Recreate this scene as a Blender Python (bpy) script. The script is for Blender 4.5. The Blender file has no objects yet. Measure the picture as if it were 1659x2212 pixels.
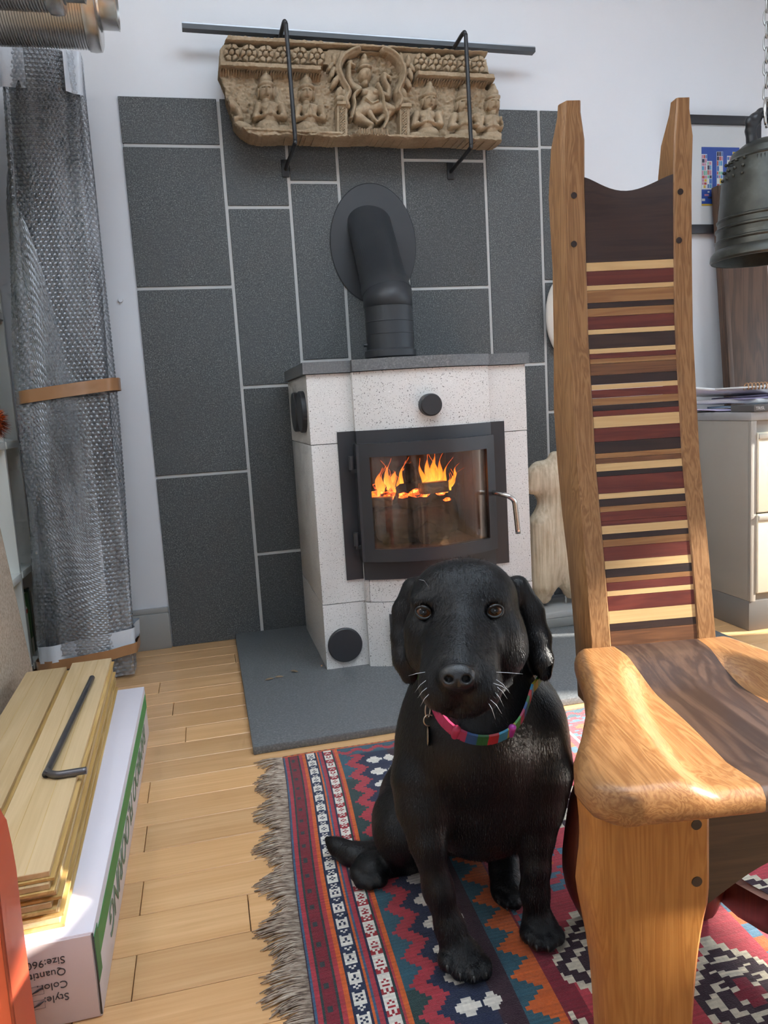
import bpy, bmesh, math, random
import numpy as np
from mathutils import Vector, Matrix
random.seed(7); rng = np.random.default_rng(7)
SC = bpy.context.scene
COL = SC.collection
R = math.radians

# ------------------------------------------------------------------ camera
F_PX, CXP, CYP, CAM_H = 1660.0, 829.5, 1106.0, 0.8
PITCH, ROLL, YAW = R(7.886), R(3.4446), R(12.856)
_f = np.array([math.sin(YAW)*math.cos(PITCH), math.cos(YAW)*math.cos(PITCH), -math.sin(PITCH)])
_r0 = np.array([math.cos(YAW), -math.sin(YAW), 0.0]); _d0 = np.cross(_f, _r0)
_r = math.cos(ROLL)*_r0 + math.sin(ROLL)*_d0
_d = -math.sin(ROLL)*_r0 + math.cos(ROLL)*_d0
CAM = np.array([0.0, 0.0, CAM_H])
cam_data = bpy.data.cameras.new('camera'); cam = bpy.data.objects.new('camera', cam_data); COL.objects.link(cam)
cam_data.sensor_fit = 'VERTICAL'; cam_data.sensor_height = 36.0
cam_data.lens = F_PX/2212*36.0
cam_data.clip_start = 0.02
m = Matrix(((_r[0], -_d[0], -_f[0], 0), (_r[1], -_d[1], -_f[1], 0), (_r[2], -_d[2], -_f[2], CAM_H), (0, 0, 0, 1)))
cam.matrix_world = m
SC.camera = cam

# ------------------------------------------------------------------ light
SC.view_settings.view_transform = 'Standard'; SC.view_settings.look = 'None'
SC.view_settings.gamma = 1.0; SC.view_settings.use_curve_mapping = False
SC.view_settings.exposure = 0.2
world = bpy.data.worlds.new('sky'); SC.world = world; world.use_nodes = True
_bg = world.node_tree.nodes['Background']
_bg.inputs[0].default_value = (0.74, 0.87, 1.0, 1); _bg.inputs[1].default_value = 5.0
SUN_DIR = Vector((-0.86, 0.25, -0.40)).normalized()
sun_d = bpy.data.lights.new('sun', 'SUN'); sun_d.energy = 19.0; sun_d.angle = R(1.2); sun_d.color = (1.0, 0.95, 0.86)
sun = bpy.data.objects.new('sun', sun_d); COL.objects.link(sun)
sun.rotation_euler = SUN_DIR.to_track_quat('-Z', 'Y').to_euler(); sun.location = (5, 0, 4)
# light portals: they only guide sky sampling through the unseen window openings
WIN_R = [(-0.45, 0.34, 0.55, 1.10), (-0.45, 0.34, 1.38, 1.70), (0.46, 1.22, 0.55, 1.10), (1.66, 2.35, 0.5, 1.25)]           # unseen right wall openings, sized and split to place the sun patches: y0,y1,z0,z1
ROOM = dict(x0=-0.9, x1=2.9, y0=-2.2, y1=2.748, z1=2.75)
WIN_B = [(-0.75, -0.05, 0.95, 2.1)]
SKY_L = (-0.2, 1.9, -0.3, 1.5)                                            # unseen roof window, enlarged to brighten floor and upward faces: x0,x1,y0,y1
def portal(name, loc, rot, sx, sy):
    l = bpy.data.lights.new(name, 'AREA'); l.shape = 'RECTANGLE'; l.size = sx; l.size_y = sy; l.cycles.is_portal = True
    o = bpy.data.objects.new(name, l); COL.objects.link(o); o.location = loc; o.rotation_euler = rot
for (a, b, c, d) in WIN_R: portal('window_portal', (ROOM['x1']+0.02, (a+b)/2, (c+d)/2), (0, R(90), 0), d-c, b-a)
for (a, b, c, d) in WIN_B: portal('window_portal', ((a+b)/2, ROOM['y0']-0.02, (c+d)/2), (R(90), 0, 0), b-a, d-c)
portal('window_portal', ((SKY_L[0]+SKY_L[1])/2, (SKY_L[2]+SKY_L[3])/2, ROOM['z1']+0.02), (0, 0, 0), SKY_L[1]-SKY_L[0], SKY_L[3]-SKY_L[2])
SC.cycles.use_denoising = True
SC.cycles.max_bounces = 6; SC.cycles.diffuse_bounces = 4; SC.cycles.glossy_bounces = 3; SC.cycles.transparent_max_bounces = 10
SC.cycles.use_adaptive_sampling = True; SC.cycles.adaptive_threshold = 0.12; SC.cycles.adaptive_min_samples = 12
SC.cycles.sample_clamp_indirect = 8.0
SC.cycles.caustics_reflective = False; SC.cycles.caustics_refractive = False

# ------------------------------------------------------------------ helpers
def ray(px, py): return (px-CXP)/F_PX*_r + (py-CYP)/F_PX*_d + _f
def at(px, py, X=None, Y=None, Z=None):
    v = ray(px, py)
    if X is not None: t = (X-CAM[0])/v[0]
    elif Y is not None: t = (Y-CAM[1])/v[1]
    else: t = (Z-CAM[2])/v[2]
    return CAM + t*v
def cam2w(P): P = np.asarray(P); return CAM + P[..., :1]*_r + P[..., 1:2]*_d + P[..., 2:3]*_f
def D(px, py, zc): return np.array([(px-CXP)/F_PX*zc, (py-CYP)/F_PX*zc, zc])

def tag(o, label=None, cat=None, group=None, kind=None):
    if label: o['label'] = label
    if cat: o['category'] = cat
    if group: o['group'] = group
    if kind: o['kind'] = kind
    return o
def empty(name, loc=(0, 0, 0), label=None, cat=None, group=None, kind=None, rot=(0, 0, 0), parent=None):
    o = bpy.data.objects.new(name, None); COL.objects.link(o); o.location = loc; o.rotation_euler = rot
    if parent: o.parent = parent
    o.empty_display_size = 0.02
    return tag(o, label, cat, group, kind)
def link(name, me, mat=None, parent=None, smooth=False):
    o = bpy.data.objects.new(name, me); COL.objects.link(o)
    if mat is not None and not me.materials:
        for mm in (mat if isinstance(mat, (list, tuple)) else [mat]): me.materials.append(mm)
    if smooth: me.polygons.foreach_set('use_smooth', np.ones(len(me.polygons), dtype=bool))
    if parent is not None:
        o.parent = parent
        o.matrix_parent_inverse = Matrix.Identity(4)
    return o
def mesh(name, V, Fc, mat=None, parent=None, smooth=False):
    """V in world (or parent-local if parent is at the origin) coordinates"""
    me = bpy.data.meshes.new(name); me.from_pydata([tuple(map(float, v)) for v in V], [], [tuple(map(int, f)) for f in Fc]); me.update()
    return link(name, me, mat, parent, smooth)
def fastmesh(name, V, Q, mat=None, parent=None, smooth=True):
    """numpy verts (n,3), quads (m,4)"""
    me = bpy.data.meshes.new(name); V = np.asarray(V, np.float32); Q = np.asarray(Q, np.int32)
    me.vertices.add(len(V)); me.vertices.foreach_set('co', V.ravel())
    me.loops.add(Q.size); me.loops.foreach_set('vertex_index', Q.ravel())
    me.polygons.add(len(Q)); me.polygons.foreach_set('loop_start', np.arange(0, Q.size, Q.shape[1], dtype=np.int32))
    me.update(calc_edges=True); me.validate()
    return link(name, me, mat, parent, smooth)
def bm_obj(name, bm, mat=None, parent=None, smooth=False, auto=False):
    bmesh.ops.recalc_face_normals(bm, faces=bm.faces)
    me = bpy.data.meshes.new(name); bm.to_mesh(me); bm.free()
    o = link(name, me, mat, parent, smooth or auto)
    if auto:
        try: me.set_sharp_from_angle(angle=R(35))
        except Exception: pass
    return o
def bbox(bm, x0, x1, y0, y1, z0, z1, bevel=0.0, seg=2):
    g = bmesh.ops.create_cube(bm, size=1.0)
    vs = g['verts']
    for v in vs:
        v.co = Vector((x0+(v.co.x+.5)*(x1-x0), y0+(v.co.y+.5)*(y1-y0), z0+(v.co.z+.5)*(z1-z0)))
    if bevel > 0:
        es = list({e for v in vs for e in v.link_edges})
        bmesh.ops.bevel(bm, geom=es, offset=bevel, segments=seg, affect='EDGES', profile=0.5)
    return vs
def box(name, x0, x1, y0, y1, z0, z1, mat, parent=None, bevel=0.0, seg=2):
    bm = bmesh.new(); bbox(bm, x0, x1, y0, y1, z0, z1, bevel, seg)
    return bm_obj(name, bm, mat, parent, auto=bevel > 0)
def tube_data(path, rad, n=12, closed=False, squash=None):
    P = [Vector(p) for p in path]; m_ = len(P); V = []; Fc = []
    rads = rad if hasattr(rad, '__len__') else [rad]*m_
    t0 = (P[1]-P[0]).normalized(); up = Vector((0, 0, 1)) if abs(t0.z) < .9 else Vector((1, 0, 0))
    nrm = (up - t0*up.dot(t0)).normalized()
    for i in range(m_):
        if closed: t = (P[(i+1) % m_]-P[i-1]).normalized()
        else: t = (P[min(i+1, m_-1)]-P[max(i-1, 0)]).normalized()
        nrm = (nrm - t*nrm.dot(t)).normalized(); b = t.cross(nrm)
        for k in range(n):
            a = 2*math.pi*k/n
            V.append(P[i] + (nrm*math.cos(a)+b*math.sin(a))*rads[i])
    for i in range(m_ if closed else m_-1):
        j = (i+1) % m_
        for k in range(n): Fc.append((i*n+k, i*n+(k+1) % n, j*n+(k+1) % n, j*n+k))
    if not closed: Fc.append(tuple(range(n))[::-1]); Fc.append(tuple((m_-1)*n+k for k in range(n)))
    return V, Fc
def tube(name, path, rad, mat, parent=None, n=12, closed=False):
    V, Fc = tube_data(path, rad, n, closed)
    return mesh(name, V, Fc, mat, parent, True)
def tubes(name, lst, mat, parent=None, n=6):
    V = []; Fc = []
    for path, rad in lst:
        v, f = tube_data(path, rad, n); o = len(V); V += v; Fc += [tuple(i+o for i in q) for q in f]
    return mesh(name, V, Fc, mat, parent, True)
def lathe(name, prof, mat, parent=None, n=48, center=(0, 0, 0), axis='z', smooth=True):
    V = []; Fc = []; c = Vector(center)
    for (r_, h) in prof:
        for k in range(n):
            a = 2*math.pi*k/n
            p = (r_*math.cos(a), r_*math.sin(a), h)
            if axis == 'x': p = (h, r_*math.cos(a), r_*math.sin(a))
            if axis == 'y': p = (r_*math.cos(a), h, r_*math.sin(a))
            V.append(c+Vector(p))
    m_ = len(prof)
    for i in range(m_-1):
        for k in range(n): Fc.append((i*n+k, i*n+(k+1) % n, (i+1)*n+(k+1) % n, (i+1)*n+k))
    if prof[0][0] > 1e-6: Fc.append(tuple(range(n)))
    if prof[-1][0] > 1e-6: Fc.append(tuple((m_-1)*n+k for k in range(n)))
    bm = bmesh.new(); vs = [bm.verts.new(v) for v in V]
    for f in Fc:
        try: bm.faces.new([vs[i] for i in f])
        except ValueError: pass
    bmesh.ops.remove_doubles(bm, verts=bm.verts, dist=1e-6)
    return bm_obj(name, bm, mat, parent, auto=smooth)
def prism(name, poly, ext, mat, parent=None, bevel=0.0, seg=2):
    """poly: list of 3d points (planar), extruded by vector ext"""
    bm = bmesh.new(); e = Vector(ext); n = len(poly)
    a = [bm.verts.new(Vector(p)) for p in poly]; b = [bm.verts.new(Vector(p)+e) for p in poly]
    bm.faces.new(a[::-1]); bm.faces.new(b)
    for i in range(n): bm.faces.new((a[i], a[(i+1) % n], b[(i+1) % n], b[i]))
    if bevel > 0: bmesh.ops.bevel(bm, geom=list(bm.edges), offset=bevel, segments=seg, affect='EDGES', profile=.5)
    return bm_obj(name, bm, mat, parent, auto=True)
def text_mesh(name, s, size, M, mat, parent=None, extrude=0.0003, shear=0.0, align='LEFT', sx=1.0):
    cu = bpy.data.curves.new(name, 'FONT'); cu.body = s; cu.size = size; cu.extrude = extrude; cu.shear = shear; cu.align_x = align
    cu.resolution_u = 3
    t = bpy.data.objects.new('tmp_text', cu); COL.objects.link(t)
    dg = bpy.context.evaluated_depsgraph_get(); me = bpy.data.meshes.new_from_object(t.evaluated_get(dg))
    bpy.data.objects.remove(t); bpy.data.curves.remove(cu)
    me.transform(M @ Matrix.Diagonal((sx, 1, 1, 1))); me.name = name
    return link(name, me, mat, parent)
def spline(pts, n):
    """Catmull-Rom through pts (np arrays), n samples per span"""
    P = [np.asarray(p, float) for p in pts]; P = [2*P[0]-P[1]]+P+[2*P[-1]-P[-2]]; out = []
    for i in range(1, len(P)-2):
        for k in range(n):
            t = k/n
            out.append(.5*((2*P[i])+(-P[i-1]+P[i+1])*t+(2*P[i-1]-5*P[i]+4*P[i+1]-P[i+2])*t*t+(-P[i-1]+3*P[i]-3*P[i+1]+P[i+2])*t**3))
    out.append(P[-2]); return out

# ---- implicit surfaces
def smin(a, b, k):
    h = np.clip(.5+.5*(b-a)/k, 0, 1); return b*(1-h)+a*h-k*h*(1-h)
class SDF:
    def __init__(s): s.p = []
    def cap(s, a, b, ra, rb=None, k=.02, sub=False): s.p.append(('c', np.asarray(a, float), np.asarray(b, float), ra, rb if rb is not None else ra, k, sub)); return s
    def ell(s, c, r, k=.02, sub=False, rot=None): s.p.append(('e', np.asarray(c, float), np.asarray(r, float), rot, None, k, sub)); return s
    def chain(s, pts, k=.02):
        for i in range(len(pts)-1): s.cap(pts[i][0], pts[i+1][0], pts[i][1], pts[i+1][1], k)
        return s
    @staticmethod
    def dist(q, P):
        if q[0] == 'c':
            a, b, ra, rb = q[1:5]; ab = b-a
            t = np.clip(((P-a)@ab)/max(ab@ab, 1e-12), 0, 1)
            return np.linalg.norm(P-a-t[..., None]*ab, axis=-1)-(ra+(rb-ra)*t)
        c, r, rot = q[1:4]; X = P-c
        if rot is not None: X = X@rot
        k0 = np.linalg.norm(X/r, axis=-1); k1 = np.linalg.norm(X/(r*r), axis=-1)
        return np.where(k1 > 1e-9, k0*(k0-1)/np.maximum(k1, 1e-9), -r.min())
    def eval(s, P):
        v = np.full(P.shape[:-1], 1.0)
        for q in s.p:
            d = s.dist(q, P); v = -smin(-v, d, q[5]) if q[6] else smin(v, d, q[5])
        return v
    def bounds(s, q, pad):
        if q[0] == 'c': r_ = max(q[3], q[4]); lo = np.minimum(q[1], q[2])-r_; hi = np.maximum(q[1], q[2])+r_
        else: r_ = q[2] if q[3] is None else np.full(3, q[2].max()); lo = q[1]-r_; hi = q[1]+r_
        return lo-pad, hi+pad
    def mesh(s, h):
        bs = [s.bounds(q, .0) for q in s.p if not q[6]]
        lo = np.min([b[0] for b in bs], 0)-3*h; hi = np.max([b[1] for b in bs], 0)+3*h
        n = np.ceil((hi-lo)/h).astype(int)+1
        ax = [lo[i]+h*np.arange(n[i]) for i in range(3)]
        v = np.full(n, .2, np.float64)
        for q in s.p:
            l, u = s.bounds(q, q[5]+.012)
            i0 = np.clip(np.floor((l-lo)/h).astype(int), 0, n-1); i1 = np.clip(np.ceil((u-lo)/h).astype(int)+1, 1, n)
            G = np.stack(np.meshgrid(*[ax[k][i0[k]:i1[k]] for k in range(3)], indexing='ij'), -1)
            sl = tuple(slice(i0[k], i1[k]) for k in range(3)); d = s.dist(q, G)
            v[sl] = -smin(-v[sl], d, q[5]) if q[6] else smin(v[sl], d, q[5])
        return surface_nets(v, lo, h)
def surface_nets(v, lo, h):
    s = v < 0; n = np.array(v.shape)
    c = s[:-1, :-1, :-1].astype(np.int8)
    tot = np.zeros(n-1, np.int8); offs = [(i, j, k) for i in (0, 1) for j in (0, 1) for k in (0, 1)]
    for o in offs: tot += s[o[0]:n[0]-1+o[0], o[1]:n[1]-1+o[1], o[2]:n[2]-1+o[2]]
    act = np.argwhere((tot > 0) & (tot < 8)); idx = np.full(n-1, -1, np.int64); idx[tuple(act.T)] = np.arange(len(act))
    acc = np.zeros((len(act), 3)); cnt = np.zeros(len(act))
    for a in offs:
        for ax_ in range(3):
            if a[ax_]: continue
            b = list(a); b[ax_] = 1
            va = v[tuple((act+a).T)]; vb = v[tuple((act+np.array(b)).T)]
            x = (va < 0) != (vb < 0); t = np.where(x, va/np.where(x, va-vb, 1), 0)
            p = np.array(a, float)+np.zeros((len(act), 3)); p[:, ax_] += t
            acc[x] += p[x]; cnt[x] += 1
    V = lo+h*(act+acc/cnt[:, None]); Q = []
    for ax_ in range(3):
        o1, o2 = [k for k in range(3) if k != ax_]
        sl0 = [slice(None)]*3; sl1 = [slice(None)]*3; sl0[ax_] = slice(0, -1); sl1[ax_] = slice(1, None)
        x = s[tuple(sl0)] != s[tuple(sl1)]; e = np.argwhere(x)
        e = e[(e[:, o1] > 0) & (e[:, o2] > 0) & (e[:, o1] < n[o1]-1) & (e[:, o2] < n[o2]-1)]
        ins = s[tuple(e.T)]
        def cell(d1, d2): w = e.copy(); w[:, o1] += d1; w[:, o2] += d2; return idx[tuple(w.T)]
        q = np.stack([cell(-1, -1), cell(0, -1), cell(0, 0), cell(-1, 0)], 1)
        flip = ins if ax_ != 1 else ~ins
        q[~flip] = q[~flip][:, ::-1]; Q.append(q)
    return V, np.concatenate(Q)

# ------------------------------------------------------------------ materials
class NT:
    def __init__(s, name):
        s.m = bpy.data.materials.new(name); s.m.use_nodes = True; s.t = s.m.node_tree; s.b = s.t.nodes['Principled BSDF']; s.out = s.t.nodes['Material Output']
    def n(s, typ, **kw):
        nd = s.t.nodes.new(typ)
        for k, v in kw.items():
            if k[0] == '_': setattr(nd, k[1:], v)
            else:
                key = k.replace('__', ' ')
                nd.inputs[int(key[1:]) if key[0] == 'i' and key[1:].isdigit() else key].default_value = v
        return nd
    def l(s, a, b): s.t.links.new(a, b)
    def coord(s, kind='Object', scale=(1, 1, 1), rot=(0, 0, 0)):
        tc = s.n('ShaderNodeTexCoord'); mp = s.n('ShaderNodeMapping'); s.l(tc.outputs[kind], mp.inputs[0])
        mp.inputs['Scale'].default_value = scale; mp.inputs['Rotation'].default_value = rot; return mp.outputs[0]
    def ramp(s, fac, stops):
        r_ = s.n('ShaderNodeValToRGB'); e = r_.color_ramp.elements
        while len(e) < len(stops): e.new(.5)
        for i, (p, c) in enumerate(stops): e[i].position = p; e[i].color = (*c, 1) if len(c) == 3 else c
        s.l(fac, r_.inputs[0]); return r_.outputs[0]
    def noise(s, vec, scale=5, detail=4, rough=.55, dist=0):
        nd = s.n('ShaderNodeTexNoise'); nd.inputs['Scale'].default_value = scale; nd.inputs['Detail'].default_value = detail
        nd.inputs['Roughness'].default_value = rough; nd.inputs['Distortion'].default_value = dist
        if vec is not None: s.l(vec, nd.inputs['Vector'])
        return nd.outputs[0]
    def mix(s, fac, a, b, mode='MIX'):
        nd = s.n('ShaderNodeMix', _data_type='RGBA', _blend_type=mode)
        for v, i in ((fac, 0), (a, 6), (b, 7)):
            if hasattr(v, 'is_linked'): s.l(v, nd.inputs[i])
            else: nd.inputs[i].default_value = v if i == 0 else (*v, 1)
        return nd.outputs[2]
    def bump(s, h, strength=.3, dist=.002):
        nd = s.n('ShaderNodeBump'); nd.inputs['Strength'].default_value = strength; nd.inputs['Distance'].default_value = dist
        s.l(h, nd.inputs['Height']); s.l(nd.outputs[0], s.b.inputs['Normal']); return nd
    def set(s, **kw):
        for k, v in kw.items():
            k = {'color': 'Base Color', 'rough': 'Roughness', 'metal': 'Metallic', 'spec': 'Specular IOR Level', 'coat': 'Coat Weight', 'trans': 'Transmission Weight', 'alpha': 'Alpha', 'sheen': 'Sheen Weight'}.get(k, k)
            if hasattr(v, 'is_linked'): s.l(v, s.b.inputs[k])
            else: s.b.inputs[k].default_value = (*v, 1) if isinstance(v, tuple) and len(v) == 3 else v
        return s
def plain(name, color, rough=.5, metal=0, var=.06, scale=8, bump=.0, **kw):
    t = NT(name); v = t.noise(t.coord('Object'), scale, 5)
    c = t.mix(v, tuple(x*(1-var) for x in color), tuple(min(1, x*(1+var)) for x in color))
    t.set(color=c, rough=rough, metal=metal, **kw)
    if bump: t.bump(t.noise(t.coord('Object'), scale*12, 4), bump, .001)
    return t.m
def wood(name, light, dark, scale=1.0, axis='z', rough=.38, ring=1.0, contrast=1.0, rnd=0.0, coat=.15, mottled=.25):
    """stretched-noise grain running along axis"""
    t = NT(name); st = {'x': (1, 14, 14), 'y': (14, 1, 14), 'z': (14, 14, 1)}[axis]
    vec = t.coord('Object', tuple(k*scale*1.6 for k in st))
    if rnd:
        oi = t.n('ShaderNodeObjectInfo'); ad = t.n('ShaderNodeVectorMath', _operation='ADD'); cb = t.n('ShaderNodeVectorMath', _operation='SCALE')
        cm = t.n('ShaderNodeCombineXYZ'); t.l(oi.outputs['Random'], cm.inputs[0]); t.l(oi.outputs['Random'], cm.inputs[1]); t.l(oi.outputs['Random'], cm.inputs[2])
        t.l(cm.outputs[0], cb.inputs[0]); cb.inputs['Scale'].default_value = 60; t.l(vec, ad.inputs[0]); t.l(cb.outputs[0], ad.inputs[1]); vec = ad.outputs[0]
    broad = t.noise(vec, 1.1, 3, .5, 1.2)
    w = t.n('ShaderNodeMath', _operation='MULTIPLY'); t.l(broad, w.inputs[0]); w.inputs[1].default_value = 26*ring
    sn = t.n('ShaderNodeMath', _operation='SINE'); t.l(w.outputs[0], sn.inputs[0])
    fine = t.noise(t.coord('Object', tuple(k*scale*(9 if k > 1 else 2.2) for k in st)), 2.0, 5, .65)
    a = t.n('ShaderNodeMapRange'); t.l(sn.outputs[0], a.inputs[0]); a.inputs[1].default_value = -1; a.inputs[2].default_value = 1
    f1 = t.n('ShaderNodeMath', _operation='MULTIPLY_ADD'); t.l(a.outputs[0], f1.inputs[0]); f1.inputs[1].default_value = .45*contrast; f1.inputs[2].default_value = .28-.22*contrast+.1
    f2 = t.n('ShaderNodeMath', _operation='MULTIPLY_ADD'); t.l(fine, f2.inputs[0]); f2.inputs[1].default_value = .75; t.l(f1.outputs[0], f2.inputs[2])
    c = t.ramp(f2.outputs[0], [(.3, light), (.95, dark)])
    if rnd:
        v = t.n('ShaderNodeMapRange'); t.l(oi.outputs['Random'], v.inputs[0]); v.inputs[3].default_value = 1-rnd; v.inputs[4].default_value = 1+rnd*.6
        hs = t.n('ShaderNodeHueSaturation'); t.l(v.outputs[0], hs.inputs['Value']); t.l(c, hs.inputs['Color']); c = hs.outputs[0]
    t.set(color=c, rough=rough, coat=coat); t.b.inputs['Coat Roughness'].default_value = .25
    t.bump(f2.outputs[0], .08, .001); return t.m
# ================================================================== the setting
def m_wall():
    t = NT('white wall paint'); c = t.coord('Object'); v = t.noise(c, 2.5, 4)
    t.set(color=t.mix(v, (.64, .655, .69), (.70, .715, .745)), rough=.33, spec=.4)
    t.bump(t.noise(c, 90, 3), .06, .001); return t.m
def m_tile():
    t = NT('flamed granite'); c = t.coord('Object')
    oi = t.n('ShaderNodeObjectInfo')
    n1 = t.noise(c, 250, 3, .75); n2 = t.noise(c, 5, 4); 
    col = t.ramp(n1, [(.34, (.018, .021, .021)), (.48, (.068, .076, .077)), (.57, (.14, .15, .15)), (.68, (.36, .375, .37))])
    col = t.mix(n2, col, (.085, .088, .092)); 
    v = t.n('ShaderNodeMapRange'); t.l(oi.outputs['Random'], v.inputs[0]); v.inputs[3].default_value = .82; v.inputs[4].default_value = 1.15
    hs = t.n('ShaderNodeHueSaturation'); t.l(v.outputs[0], hs.inputs['Value']); t.l(col, hs.inputs['Color'])
    t.set(color=hs.outputs[0], rough=.62, spec=.35); t.bump(n1, .25, .0015); return t.m
M_WALL = m_wall(); M_TILE = m_tile()
M_GROUT = plain('pale grout', (.50, .50, .49), .85, bump=.2, scale=20)
M_BASE = plain('grey baseboard paint', (.30, .30, .29), .45)
M_WHITE = plain('white melamine', (.74, .76, .70), .35, var=.02)
M_BLACK = plain('matt black stove steel', (.028, .029, .033), .42, var=.15)
M_IRON = plain('black iron', (.018, .018, .02), .4, var=.1)
M_CHROME = plain('brushed steel', (.62, .60, .57), .22, metal=1.0, var=.04)

# --- floor: bamboo planks, 96 x 960 mm
M_PLANK = wood('bamboo plank', (.88, .555, .285), (.66, .365, .155), scale=.8, axis='x', rough=.30, ring=.55, contrast=.55, rnd=.16, coat=.25)
floor = box('floor', ROOM['x0'], ROOM['x1'], ROOM['y0'], ROOM['y1']+.05, -.06, -.014, plain('subfloor', (.12, .07, .035), .8))
tag(floor, 'pale bamboo strip floor laid parallel to the tiled wall', kind='structure')
bm = bmesh.new(); bbox(bm, -.4793, .4793, -.0472, .0472, -.013, 0, .0011, 1)
pl_me = bpy.data.meshes.new('plank'); bm.to_mesh(pl_me); bm.free(); pl_me.materials.append(M_PLANK)
# joint offsets read off the photograph for the rows in view (world x of one joint per row)
PY0 = 1.034
for row in range(-6, 18):
    yc = PY0 + .0957*(row+.5)
    rs = random.Random(row*31+5)
    j = {0: at(290, 2106, Z=0)[0], 1: at(538, 1967, Z=0)[0]-.96, 2: at(306, 1938, Z=0)[0], 4: at(315, 1808, Z=0)[0], 6: at(322, 1708, Z=0)[0],
         9: at(400, 1614, Z=0)[0], 11: at(372, 1552, Z=0)[0], 13: at(342, 1500, Z=0)[0]}.get(row, rs.uniform(-.96, 0))
    x = j - .96*math.ceil((j+.95)/.96)
    while x < ROOM['x1']-.05:
        a, b = max(x, -.9), min(x+.96, 2.9)
        # rows under the rug or behind the camera but out of view are kept plain
        o = bpy.data.objects.new('plank', pl_me); COL.objects.link(o); o.parent = floor
        o.location = (x+.48, yc, 0)
        if a > x or b < x+.96: o.location = ((a+b)/2, yc, 0); o.scale = ((b-a)/.96, 1, 1)
        x += .96
box('plank_field', ROOM['x0'], ROOM['x1'], ROOM['y0'], PY0-.0957*6, -.014, 0, M_PLANK, floor)

# --- back wall with granite cladding
W = 2.74
wall_back = box('wall_back', ROOM['x0']-.1, ROOM['x1']+.1, ROOM['y1'], ROOM['y1']+.12, 0, ROOM['z1']+.1, M_WALL)
tag(wall_back, 'white painted wall behind the stove with grey stone cladding', kind='structure')
GX = [-.168, .147, .363, .535, .769, 1.075, 1.29, 1.455]
ROWS = [[0, .601, 1.231, 1.684, 1.833], [0, .30, .891, 1.49, 1.833], [0, .36, .97, 1.572, 1.833], [0, .18, .78, 1.38, 1.833],
        [0, .60, 1.208, 1.648, 1.826], [0, .32, .92, 1.694, 1.825], [0, .15, .737, 1.223, 1.699, 1.825]]
box('grout', GX[0]+.004, GX[-1], W+.0035, W+.0085, 0, 1.826, M_GROUT, wall_back)
for c in range(7):
    for r_ in range(len(ROWS[c])-1):
        x0, x1 = GX[c]+(.0055 if c else 0), GX[c+1]-.0055
        z0, z1 = ROWS[c][r_]+(.0055 if r_ else 0), ROWS[c][r_+1]-(.0055 if r_ < len(ROWS[c])-2 else 0)
        cx, cz = (x0+x1)/2, (z0+z1)/2
        bm = bmesh.new(); bbox(bm, x0-cx, x1-cx, -.0045, .0045, z0-cz, z1-cz, .0012, 1)
        o = bm_obj('tile', bm, M_TILE, wall_back); o.location = (cx, W+.004, cz)

bb = box('baseboard_back', ROOM['x0'], -.171, W-.012, ROOM['y1'], 0, .128, M_BASE, bevel=.002); tag(bb, 'grey baseboard on the white wall left of the tiles', kind='structure')
box('moulding', ROOM['x0'], -.171, W-.008, ROOM['y1'], .128, .146, M_BASE, bb, bevel=.003)
bb = box('baseboard_right', GX[-1], ROOM['x1'], W-.012, ROOM['y1'], 0, .146, M_BASE, bevel=.003); tag(bb, 'grey baseboard on the white wall right of the tiles', kind='structure')
# screw cap on the wall
o = lathe('wall_plug', [(0, W-.0005), (.007, W-.0005), (.008, W+.004), (.008, W+.009)], M_WALL, wall_back, 16, axis='y'); o.location = (at(260, 648, Y=W)[0], 0, at(260, 648, Y=W)[2])

def wall_with_holes(name, axis, pos, thick, a0, a1, z0, z1, holes, mat):
    """vertical wall slab with rectangular openings; axis 'x' = wall at x=pos running along y"""
    bm = bmesh.new(); As = sorted({a0, a1, *[h[0] for h in holes], *[h[1] for h in holes]}); Zs = sorted({z0, z1, *[h[2] for h in holes], *[h[3] for h in holes]})
    for i in range(len(As)-1):
        for k in range(len(Zs)-1):
            ca, cz = (As[i]+As[i+1])/2, (Zs[k]+Zs[k+1])/2
            if any(h[0] < ca < h[1] and h[2] < cz < h[3] for h in holes): continue
            if axis == 'x': bbox(bm, pos, pos+thick, As[i], As[i+1], Zs[k], Zs[k+1])
            else: bbox(bm, As[i], As[i+1], pos-thick, pos, Zs[k], Zs[k+1])
    bmesh.ops.remove_doubles(bm, verts=bm.verts, dist=1e-5)
    return bm_obj(name, bm, mat)
wr = wall_with_holes('wall_right', 'x', ROOM['x1'], .14, ROOM['y0']-.1, ROOM['y1']+.1, 0, ROOM['z1']+.1, WIN_R, M_WALL)
tag(wr, 'white wall on the right with unseen windows laid out to steer the sun', kind='structure')
wb = wall_with_holes('wall_front', 'y', ROOM['y0'], .14, ROOM['x0']-.1, ROOM['x1']+.1, 0, ROOM['z1']+.1, WIN_B, M_WALL)
tag(wb, 'white wall with windows behind the viewer', kind='structure')
wl = box('wall_left', ROOM['x0']-.12, ROOM['x0'], ROOM['y0']-.1, ROOM['y1'], 0, ROOM['z1']+.1, M_WALL); tag(wl, 'white wall behind the bookcase', kind='structure')
bm = bmesh.new()
for (a, b, c, d) in [(ROOM['x0']-.1, SKY_L[0], ROOM['y0']-.1, ROOM['y1']+.1), (SKY_L[1], ROOM['x1']+.1, ROOM['y0']-.1, ROOM['y1']+.1), (SKY_L[0], SKY_L[1], ROOM['y0']-.1, SKY_L[2]), (SKY_L[0], SKY_L[1], SKY_L[3], ROOM['y1']+.1)]:
    bbox(bm, a, b, c, d, ROOM['z1'], ROOM['z1']+.14)
ce = bm_obj('ceiling', bm, M_WALL); tag(ce, 'white ceiling with an unseen roof window enlarged for top light', kind='structure')
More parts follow.
